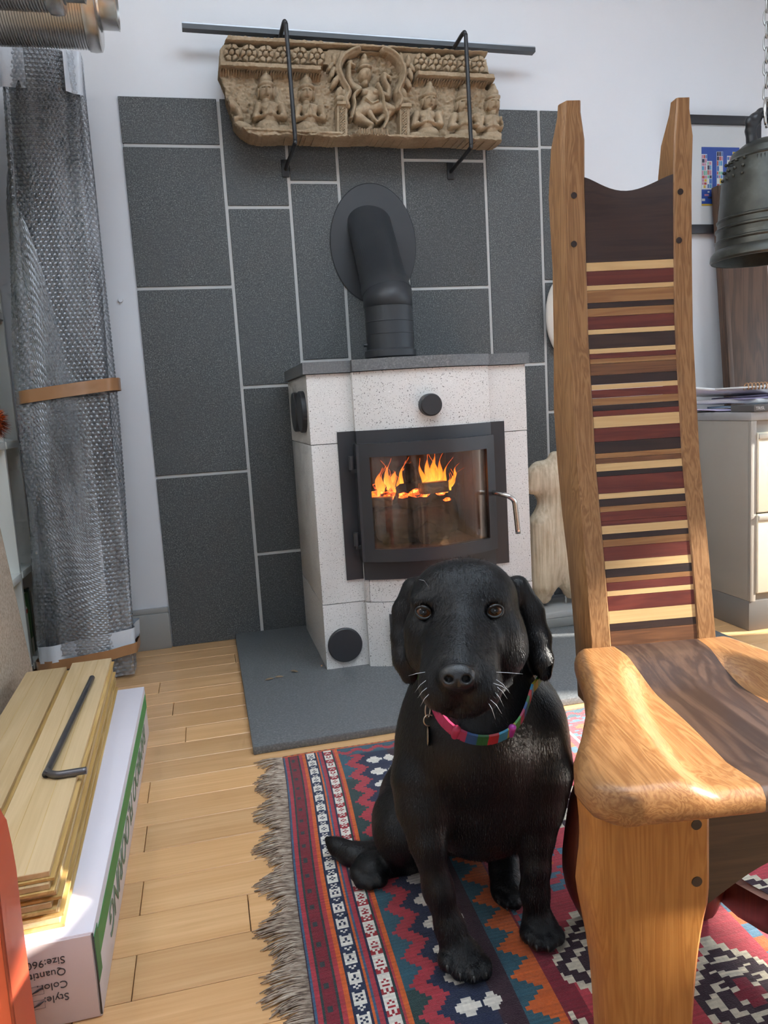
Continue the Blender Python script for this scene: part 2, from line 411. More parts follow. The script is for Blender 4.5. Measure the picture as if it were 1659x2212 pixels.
M_FRAME = plain('white window frame', (.72, .73, .74), .4, var=.02)
for i, (a, b, c, d) in enumerate(WIN_R):
    bm = bmesh.new(); x = ROOM['x1']+.04; t_ = .03
    bbox(bm, x, x+.05, a, b, c, c+t_); bbox(bm, x, x+.05, a, b, d-t_, d); bbox(bm, x, x+.05, a, a+t_, c, d); bbox(bm, x, x+.05, b-t_, b, c, d)
    o = bm_obj('window_%d' % (i+1), bm, M_FRAME); tag(o, 'white frame of an unseen window in the right wall', kind='structure')
for i, (a, b, c, d) in enumerate(WIN_B):
    bm = bmesh.new(); y = ROOM['y0']-.09; t_ = .05
    bbox(bm, a, b, y, y+.05, c, c+t_); bbox(bm, a, b, y, y+.05, d-t_, d); bbox(bm, a, a+t_, y, y+.05, c, d); bbox(bm, b-t_, b, y, y+.05, c, d); bbox(bm, (a+b)/2-.025, (a+b)/2+.025, y, y+.05, c, d)
    o = bm_obj('window_%d' % (i+5), bm, M_FRAME); tag(o, 'white window frame behind the viewer', kind='structure')

# ================================================================== hearth and stove
def m_hearth():
    t = NT('honed grey granite'); c = t.coord('Object'); n1 = t.noise(c, 190, 3, .7); n2 = t.noise(c, 3, 5)
    col = t.ramp(n1, [(.35, (.075, .080, .082)), (.55, (.15, .157, .16)), (.7, (.28, .287, .288))]); col = t.mix(n2, col, (.135, .142, .148))
    t.set(color=col, rough=.5, spec=.45); t.bump(n1, .08, .001); return t.m
HL, HY0, HZ = .05, 1.757, .02
hearth = box('hearth_slab', HL, 1.55, HY0, W-.002, 0, HZ, m_hearth(), bevel=.0025)
tag(hearth, 'thin dark grey granite hearth slab under the stove', 'hearth')
# dried leaf scraps on the hearth
lf = empty('leaf_scrap', at(590, 1455, Z=HZ), 'dry brown leaf scraps lying on the grey hearth slab', 'leaf')
for i, (px, py, a) in enumerate([(582, 1467, .2), (603, 1462, -.1), (636, 1450, -.6)]):
    p = at(px, py, Z=HZ+.0015)-np.array(lf.location); ca, sa = math.cos(a), math.sin(a)
    V = [(p[0]+(x*ca-y*sa)*.014, p[1]+(x*sa+y*ca)*.02, p[2]+z) for x, y, z in [(-1, 0, 0), (-.4, .3, .002), (.4, .28, .002), (1, 0, 0), (.4, -.3, .0005), (-.4, -.3, .0005)]]
    mesh('leaf', V, [(0, 1, 2, 3, 4, 5)], plain('dry leaf', (.22, .16, .1), .8), lf)

def m_stone():
    t = NT('speckled cast stone'); c = t.coord('Object'); n1 = t.noise(c, 270, 2, .6); n2 = t.noise(c, 4, 4)
    col = t.mix(n2, (.60, .59, .57), (.70, .69, .67)); sp = t.ramp(n1, [(.33, (1, 1, 1)), (.39, (0, 0, 0))])
    col = t.mix(sp, col, (.10, .095, .09)); 
    n3 = t.noise(t.coord('Object', rot=(1, 2, 3)), 260, 2, .6); sp2 = t.ramp(n3, [(.66, (0, 0, 0)), (.7, (1, 1, 1))]); col = t.mix(sp2, col, (.86, .86, .86))
    t.set(color=col, rough=.6, spec=.35); return t.m
M_STONE = m_stone()
SX0, SX1, SY = .303, .977, 2.226          # stove body left, right, wing plane
CL, CR = .432, .848                        # creases where the bowed centre starts
SYB = 2.70
BULGE = .072
def bow(x):                                # y of the bowed front at x
    if x <= CL or x >= CR: return SY
    u = (x-(CL+CR)/2)/((CR-CL)/2)
    return SY - .022 - (BULGE-.022)*(1-u*u)
def front_pts(x0, x1, n=18, off=0.0):
    xs = [x0] + ([CL, CL+1e-4] if x0 < CL < x1 else []) + [CL+(CR-CL)*k/n for k in range(1, n)] + ([CR-1e-4, CR] if x0 < CR < x1 else []) + [x1]
    xs = [x for x in xs if x0 <= x <= x1]
    return [(x, bow(x)-off) for x in xs]
def stove_block(name, z0, z1, hole=None, parent=None, over=0.0, mat=None):
    """horizontal course of the stove: wings + bowed centre; optional door opening (x0,x1) to keep open in front"""
    pts = front_pts(SX0-over, SX1+over, off=over)
    poly = pts + [(SX1+over, SYB), (SX0-over, SYB)]
    bm = bmesh.new(); a = [bm.verts.new((x, y, z0)) for x, y in poly]; b = [bm.verts.new((x, y, z1)) for x, y in poly]; n = len(poly)
    bm.faces.new(a[::-1]); bm.faces.new(b)
    for i in range(n): bm.faces.new((a[i], a[(i+1) % n], b[(i+1) % n], b[i]))
    es = [e for e in bm.edges if abs(e.calc_length()) > .003]
    bmesh.ops.bevel(bm, geom=[e for e in bm.edges if e.is_manifold and e.calc_face_angle(0) > .6], offset=.0025, segments=2, affect='EDGES')
    return bm_obj(name, bm, mat or M_STONE, parent, auto=True)
stove = empty('wood_stove', ((SX0+SX1)/2, 2.4, HZ), 'pale speckled stone wood stove with a black glazed door and lit fire', 'stove')
def SO(o): o.location = o.location - stove.location if False else o.location; return o
st_inv = Matrix.Translation(-Vector(stove.location))
def part(o, p=stove):
    """parts are modelled in world coordinates: move the mesh into the thing's own space"""
    o.parent = p; 
    o.data.transform(Matrix.Translation(-Vector(p.matrix_world.translation if p.parent is None else Vector((0, 0, 0)))))
    return o
def wpart(o, root):
    o.data.transform(Matrix.Translation(-Vector(root.location))); o.parent = root; return o
wpart(stove_block('base_course', HZ, .2185), stove)
wpart(stove_block('top_course', .699, .899), stove)
wpart(stove_block('top_slab', .901, .934, over=.01, mat=m_hearth()), stove)
# middle course: two side blocks and the firebox between them (opening for the door)
OX0, OX1, OZ0, OZ1 = .447, .827, .365, .665
for nm, pl in (('side_block', [(SX0, SY), (CL, SY), (CL, SY-.02), (OX0-.004, bow(OX0)), (OX0-.004, SYB), (SX0, SYB)]), ('side_block', [(OX1+.004, bow(OX1)), (CR, SY-.02), (CR, SY), (SX1, SY), (SX1, SYB), (OX1+.004, SYB)])):
    wpart(prism(nm, [(x, y, .2205) for x, y in pl], (0, 0, .4765), M_STONE, bevel=.002), stove)
# sill and lintel courses between the side blocks, behind the black surround
for z0, z1 in ((.2205, OZ0-.004), (OZ1+.004, .697)):
    pts = [p for p in front_pts(OX0-.003, OX1+.003)]
    bmx = prism('sill_block', [(x, y, z0) for x, y in pts]+[(OX1+.003, SYB, z0), (OX0-.003, SYB, z0)], (0, 0, z1-z0), M_STONE); wpart(bmx, stove)
# seam in the base course
def strip_front(name, x0, x1, z0, z1, off, mat, thick=.006, n=20, holes=None, parent=None):
    """plate following the stove front between x0..x1, z0..z1 with optional rectangular hole (hx0,hx1,hz0,hz1)"""
    xs = sorted(set([x for x, _ in front_pts(x0, x1, n)] + ([holes[0], holes[1]] if holes else [])))
    zs = sorted(set([z0, z1] + ([holes[2], holes[3]] if holes else [])))
    bm = bmesh.new(); G = {}
    for i, x in enumerate(xs):
        for k, z in enumerate(zs):
            G[i, k, 0] = bm.verts.new((x, bow(x)-off, z)); G[i, k, 1] = bm.verts.new((x, bow(x)-off+thick, z))
    def inhole(i, k): return holes and holes[0]-1e-6 <= xs[i] and xs[i+1] <= holes[1]+1e-6 and holes[2]-1e-6 <= zs[k] and zs[k+1] <= holes[3]+1e-6
    cells = {(i, k) for i in range(len(xs)-1) for k in range(len(zs)-1) if not inhole(i, k)}
    for (i, k) in cells:
        for s_ in (0, 1):
            q = [G[i, k, s_], G[i+1, k, s_], G[i+1, k+1, s_], G[i, k+1, s_]]; bm.faces.new(q if s_ == 0 else q[::-1])
        for (di, dk, a, b) in ((-1, 0, (0, 0), (0, 1)), (1, 0, (1, 0), (1, 1)), (0, -1, (0, 0), (1, 0)), (0, 1, (0, 1), (1, 1))):
            if (i+di, k+dk) not in cells:
                bm.faces.new((G[i+a[0], k+a[1], 0], G[i+b[0], k+b[1], 0], G[i+b[0], k+b[1], 1], G[i+a[0], k+a[1], 1]))
    o = bm_obj(name, bm, mat, None, auto=True)
    return o
sur = wpart(strip_front('door_surround', .381, .900, .289, .731, .006, M_BLACK, .012, holes=(OX0, OX1, OZ0, OZ1)), stove)
door = empty('door', (0, 0, 0), parent=stove); tag(door, 'black curved steel door with glass')
DX0, DX1, DZ0, DZ1 = .424, .846, .348, .694
def dwp(o): o.data.transform(Matrix.Translation(-Vector(stove.location))); o.parent = door; return o
_bow0 = bow
def bow(x, _b=_bow0):                       # the door continues the bow over its full width
    u = (x-(CL+CR)/2)/((CR-CL)/2); return SY-.022-.070*(1-min(1.0, u*u))
GX0, GX1, GZ0, GZ1 = .459, .815, .385, .655
dwp(strip_front('door_frame', DX0, DX1, DZ0, DZ1, .030, M_BLACK, .034, holes=(GX0, GX1, GZ0, GZ1)))
t = NT('stove glass'); tr = t.n('ShaderNodeBsdfTransparent'); tr.inputs[0].default_value = (.93, .88, .83, 1); gl = t.n('ShaderNodeBsdfGlossy'); gl.inputs['Roughness'].default_value = .04
df = t.n('ShaderNodeBsdfDiffuse'); df.inputs[0].default_value = (.34, .26, .20, 1)
lw = t.n('ShaderNodeLayerWeight'); lw.inputs[0].default_value = .28
c = t.coord('Object', (28, 1, 1.2)); sm = t.noise(c, 1.6, 5, .6); sm2 = t.noise(t.coord('Object'), 4.0, 3)
so = t.n('ShaderNodeMath', _operation='MULTIPLY'); t.l(sm, so.inputs[0]); t.l(sm2, so.inputs[1])
soot = t.ramp(so.outputs[0], [(.20, (.02, .02, .02)), (.42, (.22, .22, .22))])
mx1 = t.n('ShaderNodeMixShader'); t.l(soot, mx1.inputs[0]); t.l(tr.outputs[0], mx1.inputs[1]); t.l(df.outputs[0], mx1.inputs[2])
fr = t.n('ShaderNodeMath', _operation='MULTIPLY_ADD'); t.l(lw.outputs['Fresnel'], fr.inputs[0]); fr.inputs[1].default_value = .8; fr.inputs[2].default_value = .03
mx = t.n('ShaderNodeMixShader'); t.l(fr.outputs[0], mx.inputs[0]); t.l(mx1.outputs[0], mx.inputs[1]); t.l(gl.outputs[0], mx.inputs[2]); t.l(mx.outputs[0], t.out.inputs[0])
M_SGLASS = t.m
dwp(strip_front('glass_pane', GX0-.004, GX1+.004, GZ0-.004, GZ1+.004, .022, M_SGLASS, .004))
for z in (.415, .640):                     # hinges
    o = lathe('hinge', [(0, -.02), (.008, -.02), (.008, .02), (0, .02)], M_BLACK, None, 16); o.data.transform(Matrix.Translation(Vector((DX0-.012, SY-.034, z)))); dwp(o)
    o = box('hinge_plate', DX0-.014, DX0+.01, SY-.036, SY-.026, z-.03, z-.018, M_BLACK); dwp(o)
# handle
hp = [at(1052, 1063, Y=2.17), at(1068, 1064, Y=2.13), at(1085, 1067, Y=2.10)]
hx = .834; path = spline([(hx, 2.18, .522), (hx+.004, 2.135, .520), (hx+.022, 2.108, .515), (hx+.040, 2.104, .50), (hx+.045, 2.104, .470), (hx+.05, 2.104, .400)], 6)
dwp(tube('handle', path, .0075, M_CHROME, None, 14))
# firebox
M_BRICK = plain('sooty firebrick', (.17, .12, .085), .9, var=.35, scale=14, bump=.3)
fb = empty('firebox', (0, 0, 0), parent=stove)
def fwp(o): o.data.transform(Matrix.Translation(-Vector(stove.location))); o.parent = fb; return o
fx0, fx1, fy1 = OX0-.002, OX1+.002, 2.56
bm = bmesh.new()
bbox(bm, fx0, fx1, 2.19, fy1+.01, OZ0-.012, OZ0-.002); bbox(bm, fx0, fx1, 2.19, fy1+.01, OZ1+.002, OZ1+.012)
bm.free(); fwp(box('floor_brick', fx0, fx1, 2.19, fy1+.01, OZ0-.012, OZ0-.002, M_BRICK)); fwp(box('roof_brick', fx0, fx1, 2.19, fy1+.01, OZ1+.002, OZ1+.012, M_BRICK))
for k in range(5):
    a = fx0+(fx1-fx0)*k/5; b = fx0+(fx1-fx0)*(k+1)/5
    fwp(box('back_brick', a+.001, b-.001, fy1, fy1+.03, OZ0-.01, OZ1+.01, M_BRICK, bevel=.002))
for s_ in (0, 1):
    for k in range(4):
        a = 2.20+(fy1-2.20)*k/4; b = 2.20+(fy1-2.20)*(k+1)/4
        x0 = fx0+.001 if s_ == 0 else fx1-.013
        fwp(box('side_brick', x0, x0+.012, a+.001, b-.001, OZ0-.001, OZ1+.001, M_BRICK, bevel=.0015))
# logs
t = NT('charred log'); cc = t.coord('Object'); n1 = t.noise(cc, 22, 6, .7); n2 = t.noise(t.coord('Object', (6, 40, 40)), 2, 4)
t.set(color=t.ramp(n1, [(.3, (.008, .006, .005)), (.55, (.028, .02, .014)), (.75, (.09, .06, .04))]), rough=.9); t.bump(n2, .6, .004); M_LOG = t.m
def log(p0, p1, r_, n=14, mat=M_LOG):
    p0, p1 = Vector(p0), Vector(p1); path = [p0.lerp(p1, k/8) for k in range(9)]
    V, Fc = tube_data(path, r_, n); rs = random.Random(int(p0.x*9999)); off = [rs.uniform(.82, 1.12) for _ in range(n)]
    V2 = []
    for i in range(9):
        for k in range(n): V2.append(path[i]+(Vector(V[i*n+k])-path[i])*off[k]*rs.uniform(.95, 1.05))
    return fwp(mesh('log', V2, Fc, mat, None, True))
LZ = OZ0
log((.52, 2.33, LZ+.055), (.74, 2.36, LZ+.05), .052); log((.545, 2.42, LZ+.06), (.79, 2.44, LZ+.06), .06)
log((.60, 2.30, LZ+.148), (.73, 2.47, LZ+.150), .042); log((.50, 2.36, LZ+.135), (.60, 2.46, LZ+.14), .038)
log((.61, 2.34, LZ+.222), (.655, 2.42, LZ+.205), .03); log((.655, 2.28, LZ+.03), (.70, 2.46, LZ+.03), .035)
o = box('split_log', -.045, .045, -.02, .02, -.017, .017, wood('pale burning log', (.5, .32, .16), (.2, .11, .05), axis='x'), bevel=.004); o.data.transform(Matrix.Translation(Vector((.68, 2.27, LZ+.175))) @ Matrix.Rotation(.25, 4, 'Z')); fwp(o)
o = box('split_log', -.04, .04, -.02, .02, -.014, .014, wood('pale burning log.b', (.4, .27, .15), (.16, .1, .05), axis='x'), bevel=.004); o.data.transform(Matrix.Translation(Vector((.505, 2.27, LZ+.145))) @ Matrix.Rotation(-.35, 4, 'Z')); fwp(o)
# embers and flames (they give off light)
t = NT('glowing ember'); n1 = t.noise(t.coord('Object'), 60, 4, .7)
em = t.n('ShaderNodeEmission'); t.l(t.ramp(n1, [(.38, (.02, .004, .002)), (.5, (.9, .08, .01)), (.62, (1, .35, .06)), (.8, (1, .75, .3))]), em.inputs[0]); em.inputs[1].default_value = 5.0; t.l(em.outputs[0], t.out.inputs[0]); M_EMBER = t.m
for (x, y, z, r_) in [(.49, 2.31, .165, .014), (.515, 2.33, .175, .016), (.545, 2.32, .168, .018), (.57, 2.34, .18, .016), (.60, 2.31, .165, .014), (.63, 2.29, .172, .016), (.655, 2.30, .165, .012), (.69, 2.33, .175, .014), (.53, 2.37, .195, .014), (.71, 2.30, .165, .01), (.735, 2.31, .14, .008)]:
    bm = bmesh.new(); bmesh.ops.create_icosphere(bm, subdivisions=2, radius=r_)
    for v in bm.verts: v.co = Vector((v.co.x*1.6, v.co.y*1.2, v.co.z*.8))*random.uniform(.75, 1.2)+Vector((x, y, LZ+z-.012))
    fwp(bm_obj('ember', bm, M_EMBER, None, smooth=False))
t = NT('flame'); g = t.n('ShaderNodeTexCoord'); sp = t.n('ShaderNodeSeparateXYZ'); t.l(g.outputs['Generated'], sp.inputs[0])
nz = t.noise(t.coord('Object', (40, 40, 12)), 1.5, 3); ad = t.n('ShaderNodeMath', _operation='MULTIPLY_ADD'); t.l(nz, ad.inputs[0]); ad.inputs[1].default_value = .5; t.l(sp.outputs[2], ad.inputs[2])
em = t.n('ShaderNodeEmission'); t.l(t.ramp(ad.outputs[0], [(.2, (1, .50, .07)), (.6, (1, .27, .02)), (1.0, (.85, .11, .005))]), em.inputs[0]); em.inputs[1].default_value = 2.8
lw = t.n('ShaderNodeLayerWeight'); lw.inputs[0].default_value = .45; tr = t.n('ShaderNodeBsdfTransparent')
fa = t.ramp(lw.outputs['Facing'], [(.05, (.12, .12, .12)), (.65, (.97, .97, .97))])
mx = t.n('ShaderNodeMixShader'); t.l(fa, mx.inputs[0]); t.l(em.outputs[0], mx.inputs[1]); t.l(tr.outputs[0], mx.inputs[2]); t.l(mx.outputs[0], t.out.inputs[0]); M_FLAME = t.m
def flame(x, y, z, h, w, lean=0.0, tw=0.0):
    n = 14; V = []; Fc = []; m_ = 10
    for i in range(n):
        s_ = i/(n-1); rr = w*(math.sin(math.pi*min(1, s_*1.15+.12))**.8)*(1-s_)**.55 + .0006
        cx = x+lean*s_*s_*h+.010*math.sin(6*s_+tw)*s_; cy = y+.006*math.sin(5*s_+tw*2)
        for k in range(m_):
            a = 2*math.pi*k/m_; V.append((cx+rr*math.cos(a), cy+rr*.5*math.sin(a), z+h*s_))
    for i in range(n-1):
        for k in range(m_): Fc.append((i*m_+k, i*m_+(k+1) % m_, (i+1)*m_+(k+1) % m_, (i+1)*m_+k))
    fwp(mesh('flame', V, Fc, M_FLAME, None, True))
for f_ in [(.500, 2.31, LZ+.15, .035, .012, -.6, 0), (.530, 2.33, LZ+.16, .075, .012, .1, 1), (.553, 2.34, LZ+.17, .095, .014, .05, 2), (.575, 2.36, LZ+.18, .075, .013, .5, 3), (.60, 2.35, LZ+.19, .06, .008, .5, .5),
           (.665, 2.32, LZ+.175, .085, .014, -.2, 1.5), (.69, 2.33, LZ+.165, .115, .02, -.15, 2.2), (.705, 2.34, LZ+.165, .125, .018, -.05, 3.1), (.725, 2.35, LZ+.17, .1, .016, .15, .2), (.705, 2.30, LZ+.16, .06, .012, .3, 4), (.735, 2.31, LZ+.15, .055, .012, .8, 4.4), (.757, 2.33, LZ+.165, .055, .012, .7, 1.2), (.775, 2.35, LZ+.185, .05, .007, .3, .7), (.65, 2.30, LZ+.165, .04, .007, .6, 2.9)]: flame(f_[0], f_[1], f_[2], f_[3]*1.05, f_[4]*.82, f_[5], f_[6])
rf = random.Random(12)
for k in range(16):
    x = rf.choice([rf.uniform(.50, .60), rf.uniform(.66, .76)]); flame(x, rf.uniform(2.30, 2.38), LZ+.15+rf.uniform(0, .03), rf.uniform(.03, .11), rf.uniform(.004, .009), rf.uniform(-.5, .7), rf.uniform(0, 6))

# round knobs / covers
def disc(name, c, r_, depth, axis, mat=M_BLACK, bev=.003):
    s_ = depth
    return lathe(name, [(0, 0), (r_-bev, 0), (r_, bev), (r_, s_), (0, s_)], mat, None, 40, axis=axis, center=(0, 0, 0)), c
kb, c = disc('air_knob', (.644, _bow0(.644)-.028, .794), .032, .03, 'y'); kb.data.transform(Matrix.Translation(Vector(c))); wpart(kb, stove)
kb, c = disc('flue_cover', (at(745, 1392, Y=SY)[0], SY-.012, at(745, 1392, Y=SY)[2]), .0525, .012, 'y'); kb.data.transform(Matrix.Translation(Vector(c))); wpart(kb, stove)
for y in (2.32, 2.47):
    kb, c = disc('side_cover', (SX0-.016, y, .795), .062, .018, 'x'); kb.data.transform(Matrix.Translation(Vector(c))); wpart(kb, stove)
# ash door low in the middle (mostly behind the dog)
ash = wpart(strip_front('ash_door', .492, .79, .055, .185, .012, M_BLACK, .012), stove)
wpart(lathe('rust_streak', [(0, 0), (.003, 0), (.003, .0006), (0, .0006)], plain('rust', (.28, .16, .08), .8), None, 8, center=(c[0], SY-.0005, .035), axis='y'), stove)

# --- flue pipe and rosette
pipe = empty('flue_pipe', (.634, 2.535, .934), 'matt black flue pipe bending up into the wall from the stove top', 'flue pipe')
PR, PXC, PYC = .078, .634, 2.535
M_PIPE = plain('black stove pipe enamel', (.032, .034, .038), .48, var=.18)
wpart(lathe('base_collar', [(0, .9342), (PR+.006, .9342), (PR+.006, .944), (PR+.002, .946), (PR+.002, .954), (PR+.008, .958), (PR+.008, .978), (PR, .984), (0, .984)], M_PIPE, None, 56, (PXC, PYC, 0)), pipe)
BZ = 1.160; dzw = W+.08-PYC
wpart(lathe('lower_section', [(PR, .98), (PR, 1.03), (PR+.0012, 1.031), (PR+.0012, 1.033), (PR, 1.034), (PR, 1.07), (PR+.0012, 1.071), (PR+.0012, 1.073), (PR, 1.074), (PR, BZ-.035)], M_PIPE, None, 56, (PXC, PYC, 0)), pipe)
def oblique(name, rows, n=56):
    """rings cut by tilted planes: (centre y offset along 45 deg axis or vertical, tilt slope dz/dy)"""
    V, Fc = [], []
    for (yc, zc, tilt, ax, r_) in rows:
        for k in range(n):
            a_ = 2*math.pi*k/n; x = r_*math.cos(a_); s_ = r_*math.sin(a_)
            if ax == 0: y = yc+s_; z = zc+tilt*s_
            else: y = yc-s_*-.7071+tilt*s_*.7071; z = zc-s_*.7071+tilt*s_*.7071
            V.append((PXC+x, y, z))
    for i in range(len(rows)-1):
        for k in range(n): Fc.append((i*n+k, i*n+(k+1) % n, (i+1)*n+(k+1) % n, (i+1)*n+k))
    return mesh(name, V, Fc, M_PIPE, None, True)
tn = math.tan(R(22.5))
wpart(oblique('elbow_joint', [(PYC, BZ-.04, 0, 0, PR), (PYC, BZ-.038, 0, 0, PR+.003), (PYC, BZ, -tn, 0, PR+.003), (PYC, BZ, -tn, 0, PR)]), pipe)
us = wpart(oblique('upper_section', [(PYC, BZ, tn, 1, PR+.0035), (PYC+.03, BZ+.03, 0, 1, PR+.0035), (PYC+.031, BZ+.031, 0, 1, PR), (PYC+dzw, BZ+dzw, 0, 1, PR)]), pipe)
for v in us.data.vertices: v.co.y = min(v.co.y, W-.001-pipe.location.y)
# elliptical wall rosette
rc = (.645, 1.364); n = 64; V = []; Fc = []
for (s_, y) in ((.985, W-.006), (1.0, W-.004), (1.0, W+.003)):
    for k in range(n):
        a = 2*math.pi*k/n; V.append((rc[0]+.155*s_*math.cos(a), y, rc[1]+.206*s_*math.sin(a)))
for i in range(2):
    for k in range(n): Fc.append((i*n+k, i*n+(k+1) % n, (i+1)*n+(k+1) % n, (i+1)*n+k))
Fc.append(tuple(range(n))[::-1])
wpart(mesh('wall_rosette', V, Fc, M_PIPE), pipe)
kn = lathe('set_screw', [(0, 0), (.006, 0), (.006, .014), (0, .014)], M_PIPE, None, 16, axis='x', center=(PXC-PR-.012, PYC, 1.0)); wpart(kn, pipe)
# ================================================================== carved stone relief on iron brackets
def sandstone():
    t = NT('weathered sandstone'); c = t.coord('Object'); n1 = t.noise(c, 9, 6, .65); n2 = t.noise(c, 120, 4, .7)
    col = t.ramp(n1, [(.3, (.23, .165, .10)), (.5, (.37, .28, .185)), (.7, (.48, .385, .27))]); col = t.mix(.35, col, t.ramp(n2, [(.3, (.16, .11, .06)), (.7, (.46, .36, .25))]))
    t.set(color=col, rough=.92, spec=.2); t.bump(n2, .35, .002); return t.m
RY = 2.655
def build_relief():
    st = 1.2; xs = np.arange(466, 1092, st); ys = np.arange(80, 336, st); X, Y = np.meshgrid(xs, ys, indexing='ij'); H = np.zeros_like(X)
    outline = [(490, 84), (560, 88), (640, 93), (760, 101), (900, 110), (1048, 118), (1053, 150), (1062, 178), (1077, 205), (1080, 240), (1084, 282), (1083, 308), (1074, 315), (1020, 313), (960, 308), (880, 311), (800, 305), (720, 308), (640, 303), (560, 305), (537, 300), (517, 287), (504, 270), (500, 250), (487, 215), (484, 190), (470, 158), (474, 108), (484, 96)]
    sl = .047; Yn = Y-sl*(X-475)          # levelled rows
    # rough recessed ground
    def vnoise(s, seed):
        r_ = np.random.default_rng(seed); gx, gy = int((xs[-1]-xs[0])/s)+3, int((ys[-1]-ys[0])/s)+3; g = r_.random((gx, gy)); u = (X-xs[0])/s; v = (Y-ys[0])/s
        i, j = u.astype(int), v.astype(int); fu, fv = u-i, v-j; fu = fu*fu*(3-2*fu); fv = fv*fv*(3-2*fv)
        return g[i, j]*(1-fu)*(1-fv)+g[i+1, j]*fu*(1-fv)+g[i, j+1]*(1-fu)*fv+g[i+1, j+1]*fu*fv
    H += .007*vnoise(9, 1)+.005*vnoise(4, 2)+.006*vnoise(30, 3)
    def up(h): np.maximum(H, h, out=H)
    def band(y0, y1, h, x0=0, x1=2000, soft=2.5):
        d = np.minimum(np.minimum(Yn-y0, y1-Yn), np.minimum(X-x0, x1-X)); up(np.where(d > 0, h*np.clip(d/soft, 0, 1)**.5, -1))
    def ell(cx, cy, rx, ry, h, base=0, ang=0, p=.5):
        c, s = math.cos(ang), math.sin(ang); u = ((X-cx)*c+(Y-cy)*s)/rx; v = (-(X-cx)*s+(Y-cy)*c)/ry; q = 1-u*u-v*v
        up(np.where(q > 0, base+h*np.clip(q, 0, 1)**p, -1))
    def limb(pts, rads, h, base=0):
        for (a, b, ra, rb) in zip(pts[:-1], pts[1:], rads[:-1], rads[1:]):
            a, b = np.array(a, float), np.array(b, float); ab = b-a; t = np.clip(((X-a[0])*ab[0]+(Y-a[1])*ab[1])/(ab@ab+1e-9), 0, 1)
            d = np.hypot(X-a[0]-t*ab[0], Y-a[1]-t*ab[1]); r_ = ra+(rb-ra)*t; q = 1-(d/r_)**2
            up(np.where(q > 0, base+h*np.sqrt(np.clip(q, 0, 1)), -1))
    def cut(cx, cy, rx, ry, dep):
        q = 1-((X-cx)/rx)**2-((Y-cy)/ry)**2; np.copyto(H, np.where(q > 0, H-dep*np.sqrt(np.clip(q, 0, 1)), H))
    # frame mouldings
    band(82, 98, .040); band(98, 142, .026)
    for x0, x1 in ((466, 692), (893, 1100)):
        band(141, 156, .046, x0, x1, 3)
        fr = .030+.008*np.sin(X*1.1); d = np.minimum(Yn-156, 164-Yn); m_ = (d > 0) & (X > x0) & (X < x1); up(np.where(m_, fr*np.clip((166-Yn)/8, 0, 1), -1))
    band(280, 290, .048); d = (Yn > 288); up(np.where(d, .040+.010*vnoise(8, 5), -1))
    # rosettes
    for x0, n, dx in ((500, 6, 36.5), (905, 5, 31)):
        for i in range(n):
            cx = x0+i*dx; cy = 120+sl*(cx-475)
            if abs(cx-612) < 3: pass
            rr_ = np.hypot((X-cx)/(dx*.47), (Y-cy)/19); an_ = np.arctan2(Y-cy, X-cx)+.52; pet = np.abs(((an_/(math.pi/3)) % 1.0)-.5)*2   # 1 at petal gaps
            up(np.where(rr_ < 1, .036-.010*np.clip((pet-.78)/.22, 0, 1)-.004*np.clip((rr_-.85)/.15, 0, 1)+.002*np.clip(1-pet, 0, 1), -1))
            q_ = (rr_ < .45) & (rr_ > .33); H[q_] = np.minimum(H[q_], .029); ell(cx, cy, 5.5, 6, .012, .030)
            cut(cx+dx/2, cy-18, 7, 4, .03); cut(cx+dx/2, cy+18, 7, 4, .03)
    # arch
    aL = spline([(747, 236), (744, 222), (750, 205), (737, 180), (729, 155), (738, 132), (756, 119), (770, 114)], 6)
    aR = spline([(858, 236), (862, 222), (856, 205), (866, 180), (868, 158), (858, 136), (842, 121), (826, 115)], 6)
    niche = (X > 735) & (X < 866) & (Y > 118) & (Y < 300); 
    H[niche] = np.minimum(H[niche], .012*vnoise(7, 9)[niche]+.004*vnoise(3, 4)[niche])
    for path in (aL, aR):
        limb(path, [7.5]*len(path), .014, .028); limb(path, [3.2]*len(path), .008, .041)
    for s_, x0 in ((1, 726), (-1, 868)):
        band(0, 1, 0)
        for (ox, oy, rx, ry, an) in ((0, 219, 10, 8, 0), (-s_*2, 205, 7, 13, s_*.3), (s_*8, 207, 5, 9, 0), (-s_*10, 182, 7, 15, s_*.5), (-s_*16, 163, 6, 14, s_*.3), (-s_*4, 150, 5, 13, s_*.1), (-s_*12, 135, 6, 14, -s_*.1), (s_*3, 128, 5, 12, s_*.2), (-s_*20, 150, 5, 10, s_*.5)):
            ell(x0+ox+(6 if s_ == 1 else -2), oy+(3 if s_ == -1 else 0), rx, ry, .012, .028, an)
        # pillar with a lattice
        xa = 725 if s_ == 1 else 859; xb = xa+22; yo = 236 if s_ == 1 else 240
        m_ = (X > xa) & (X < xb) & (Y > yo) & (Y < 304); up(np.where(m_, .036, -1)); m2 = (X > xa+4) & (X < xb-6) & (Y > yo+4) & (Y < 300)
        lat = np.maximum(np.abs(np.sin((X+Y)*.55)), np.abs(np.sin((X-Y)*.55))); up(np.where(m2, .034+.008*lat, -1))
        m3 = (X > xa-2) & (X < xb+2) & (Y > yo-8) & (Y < yo); up(np.where(m3, .044, -1))
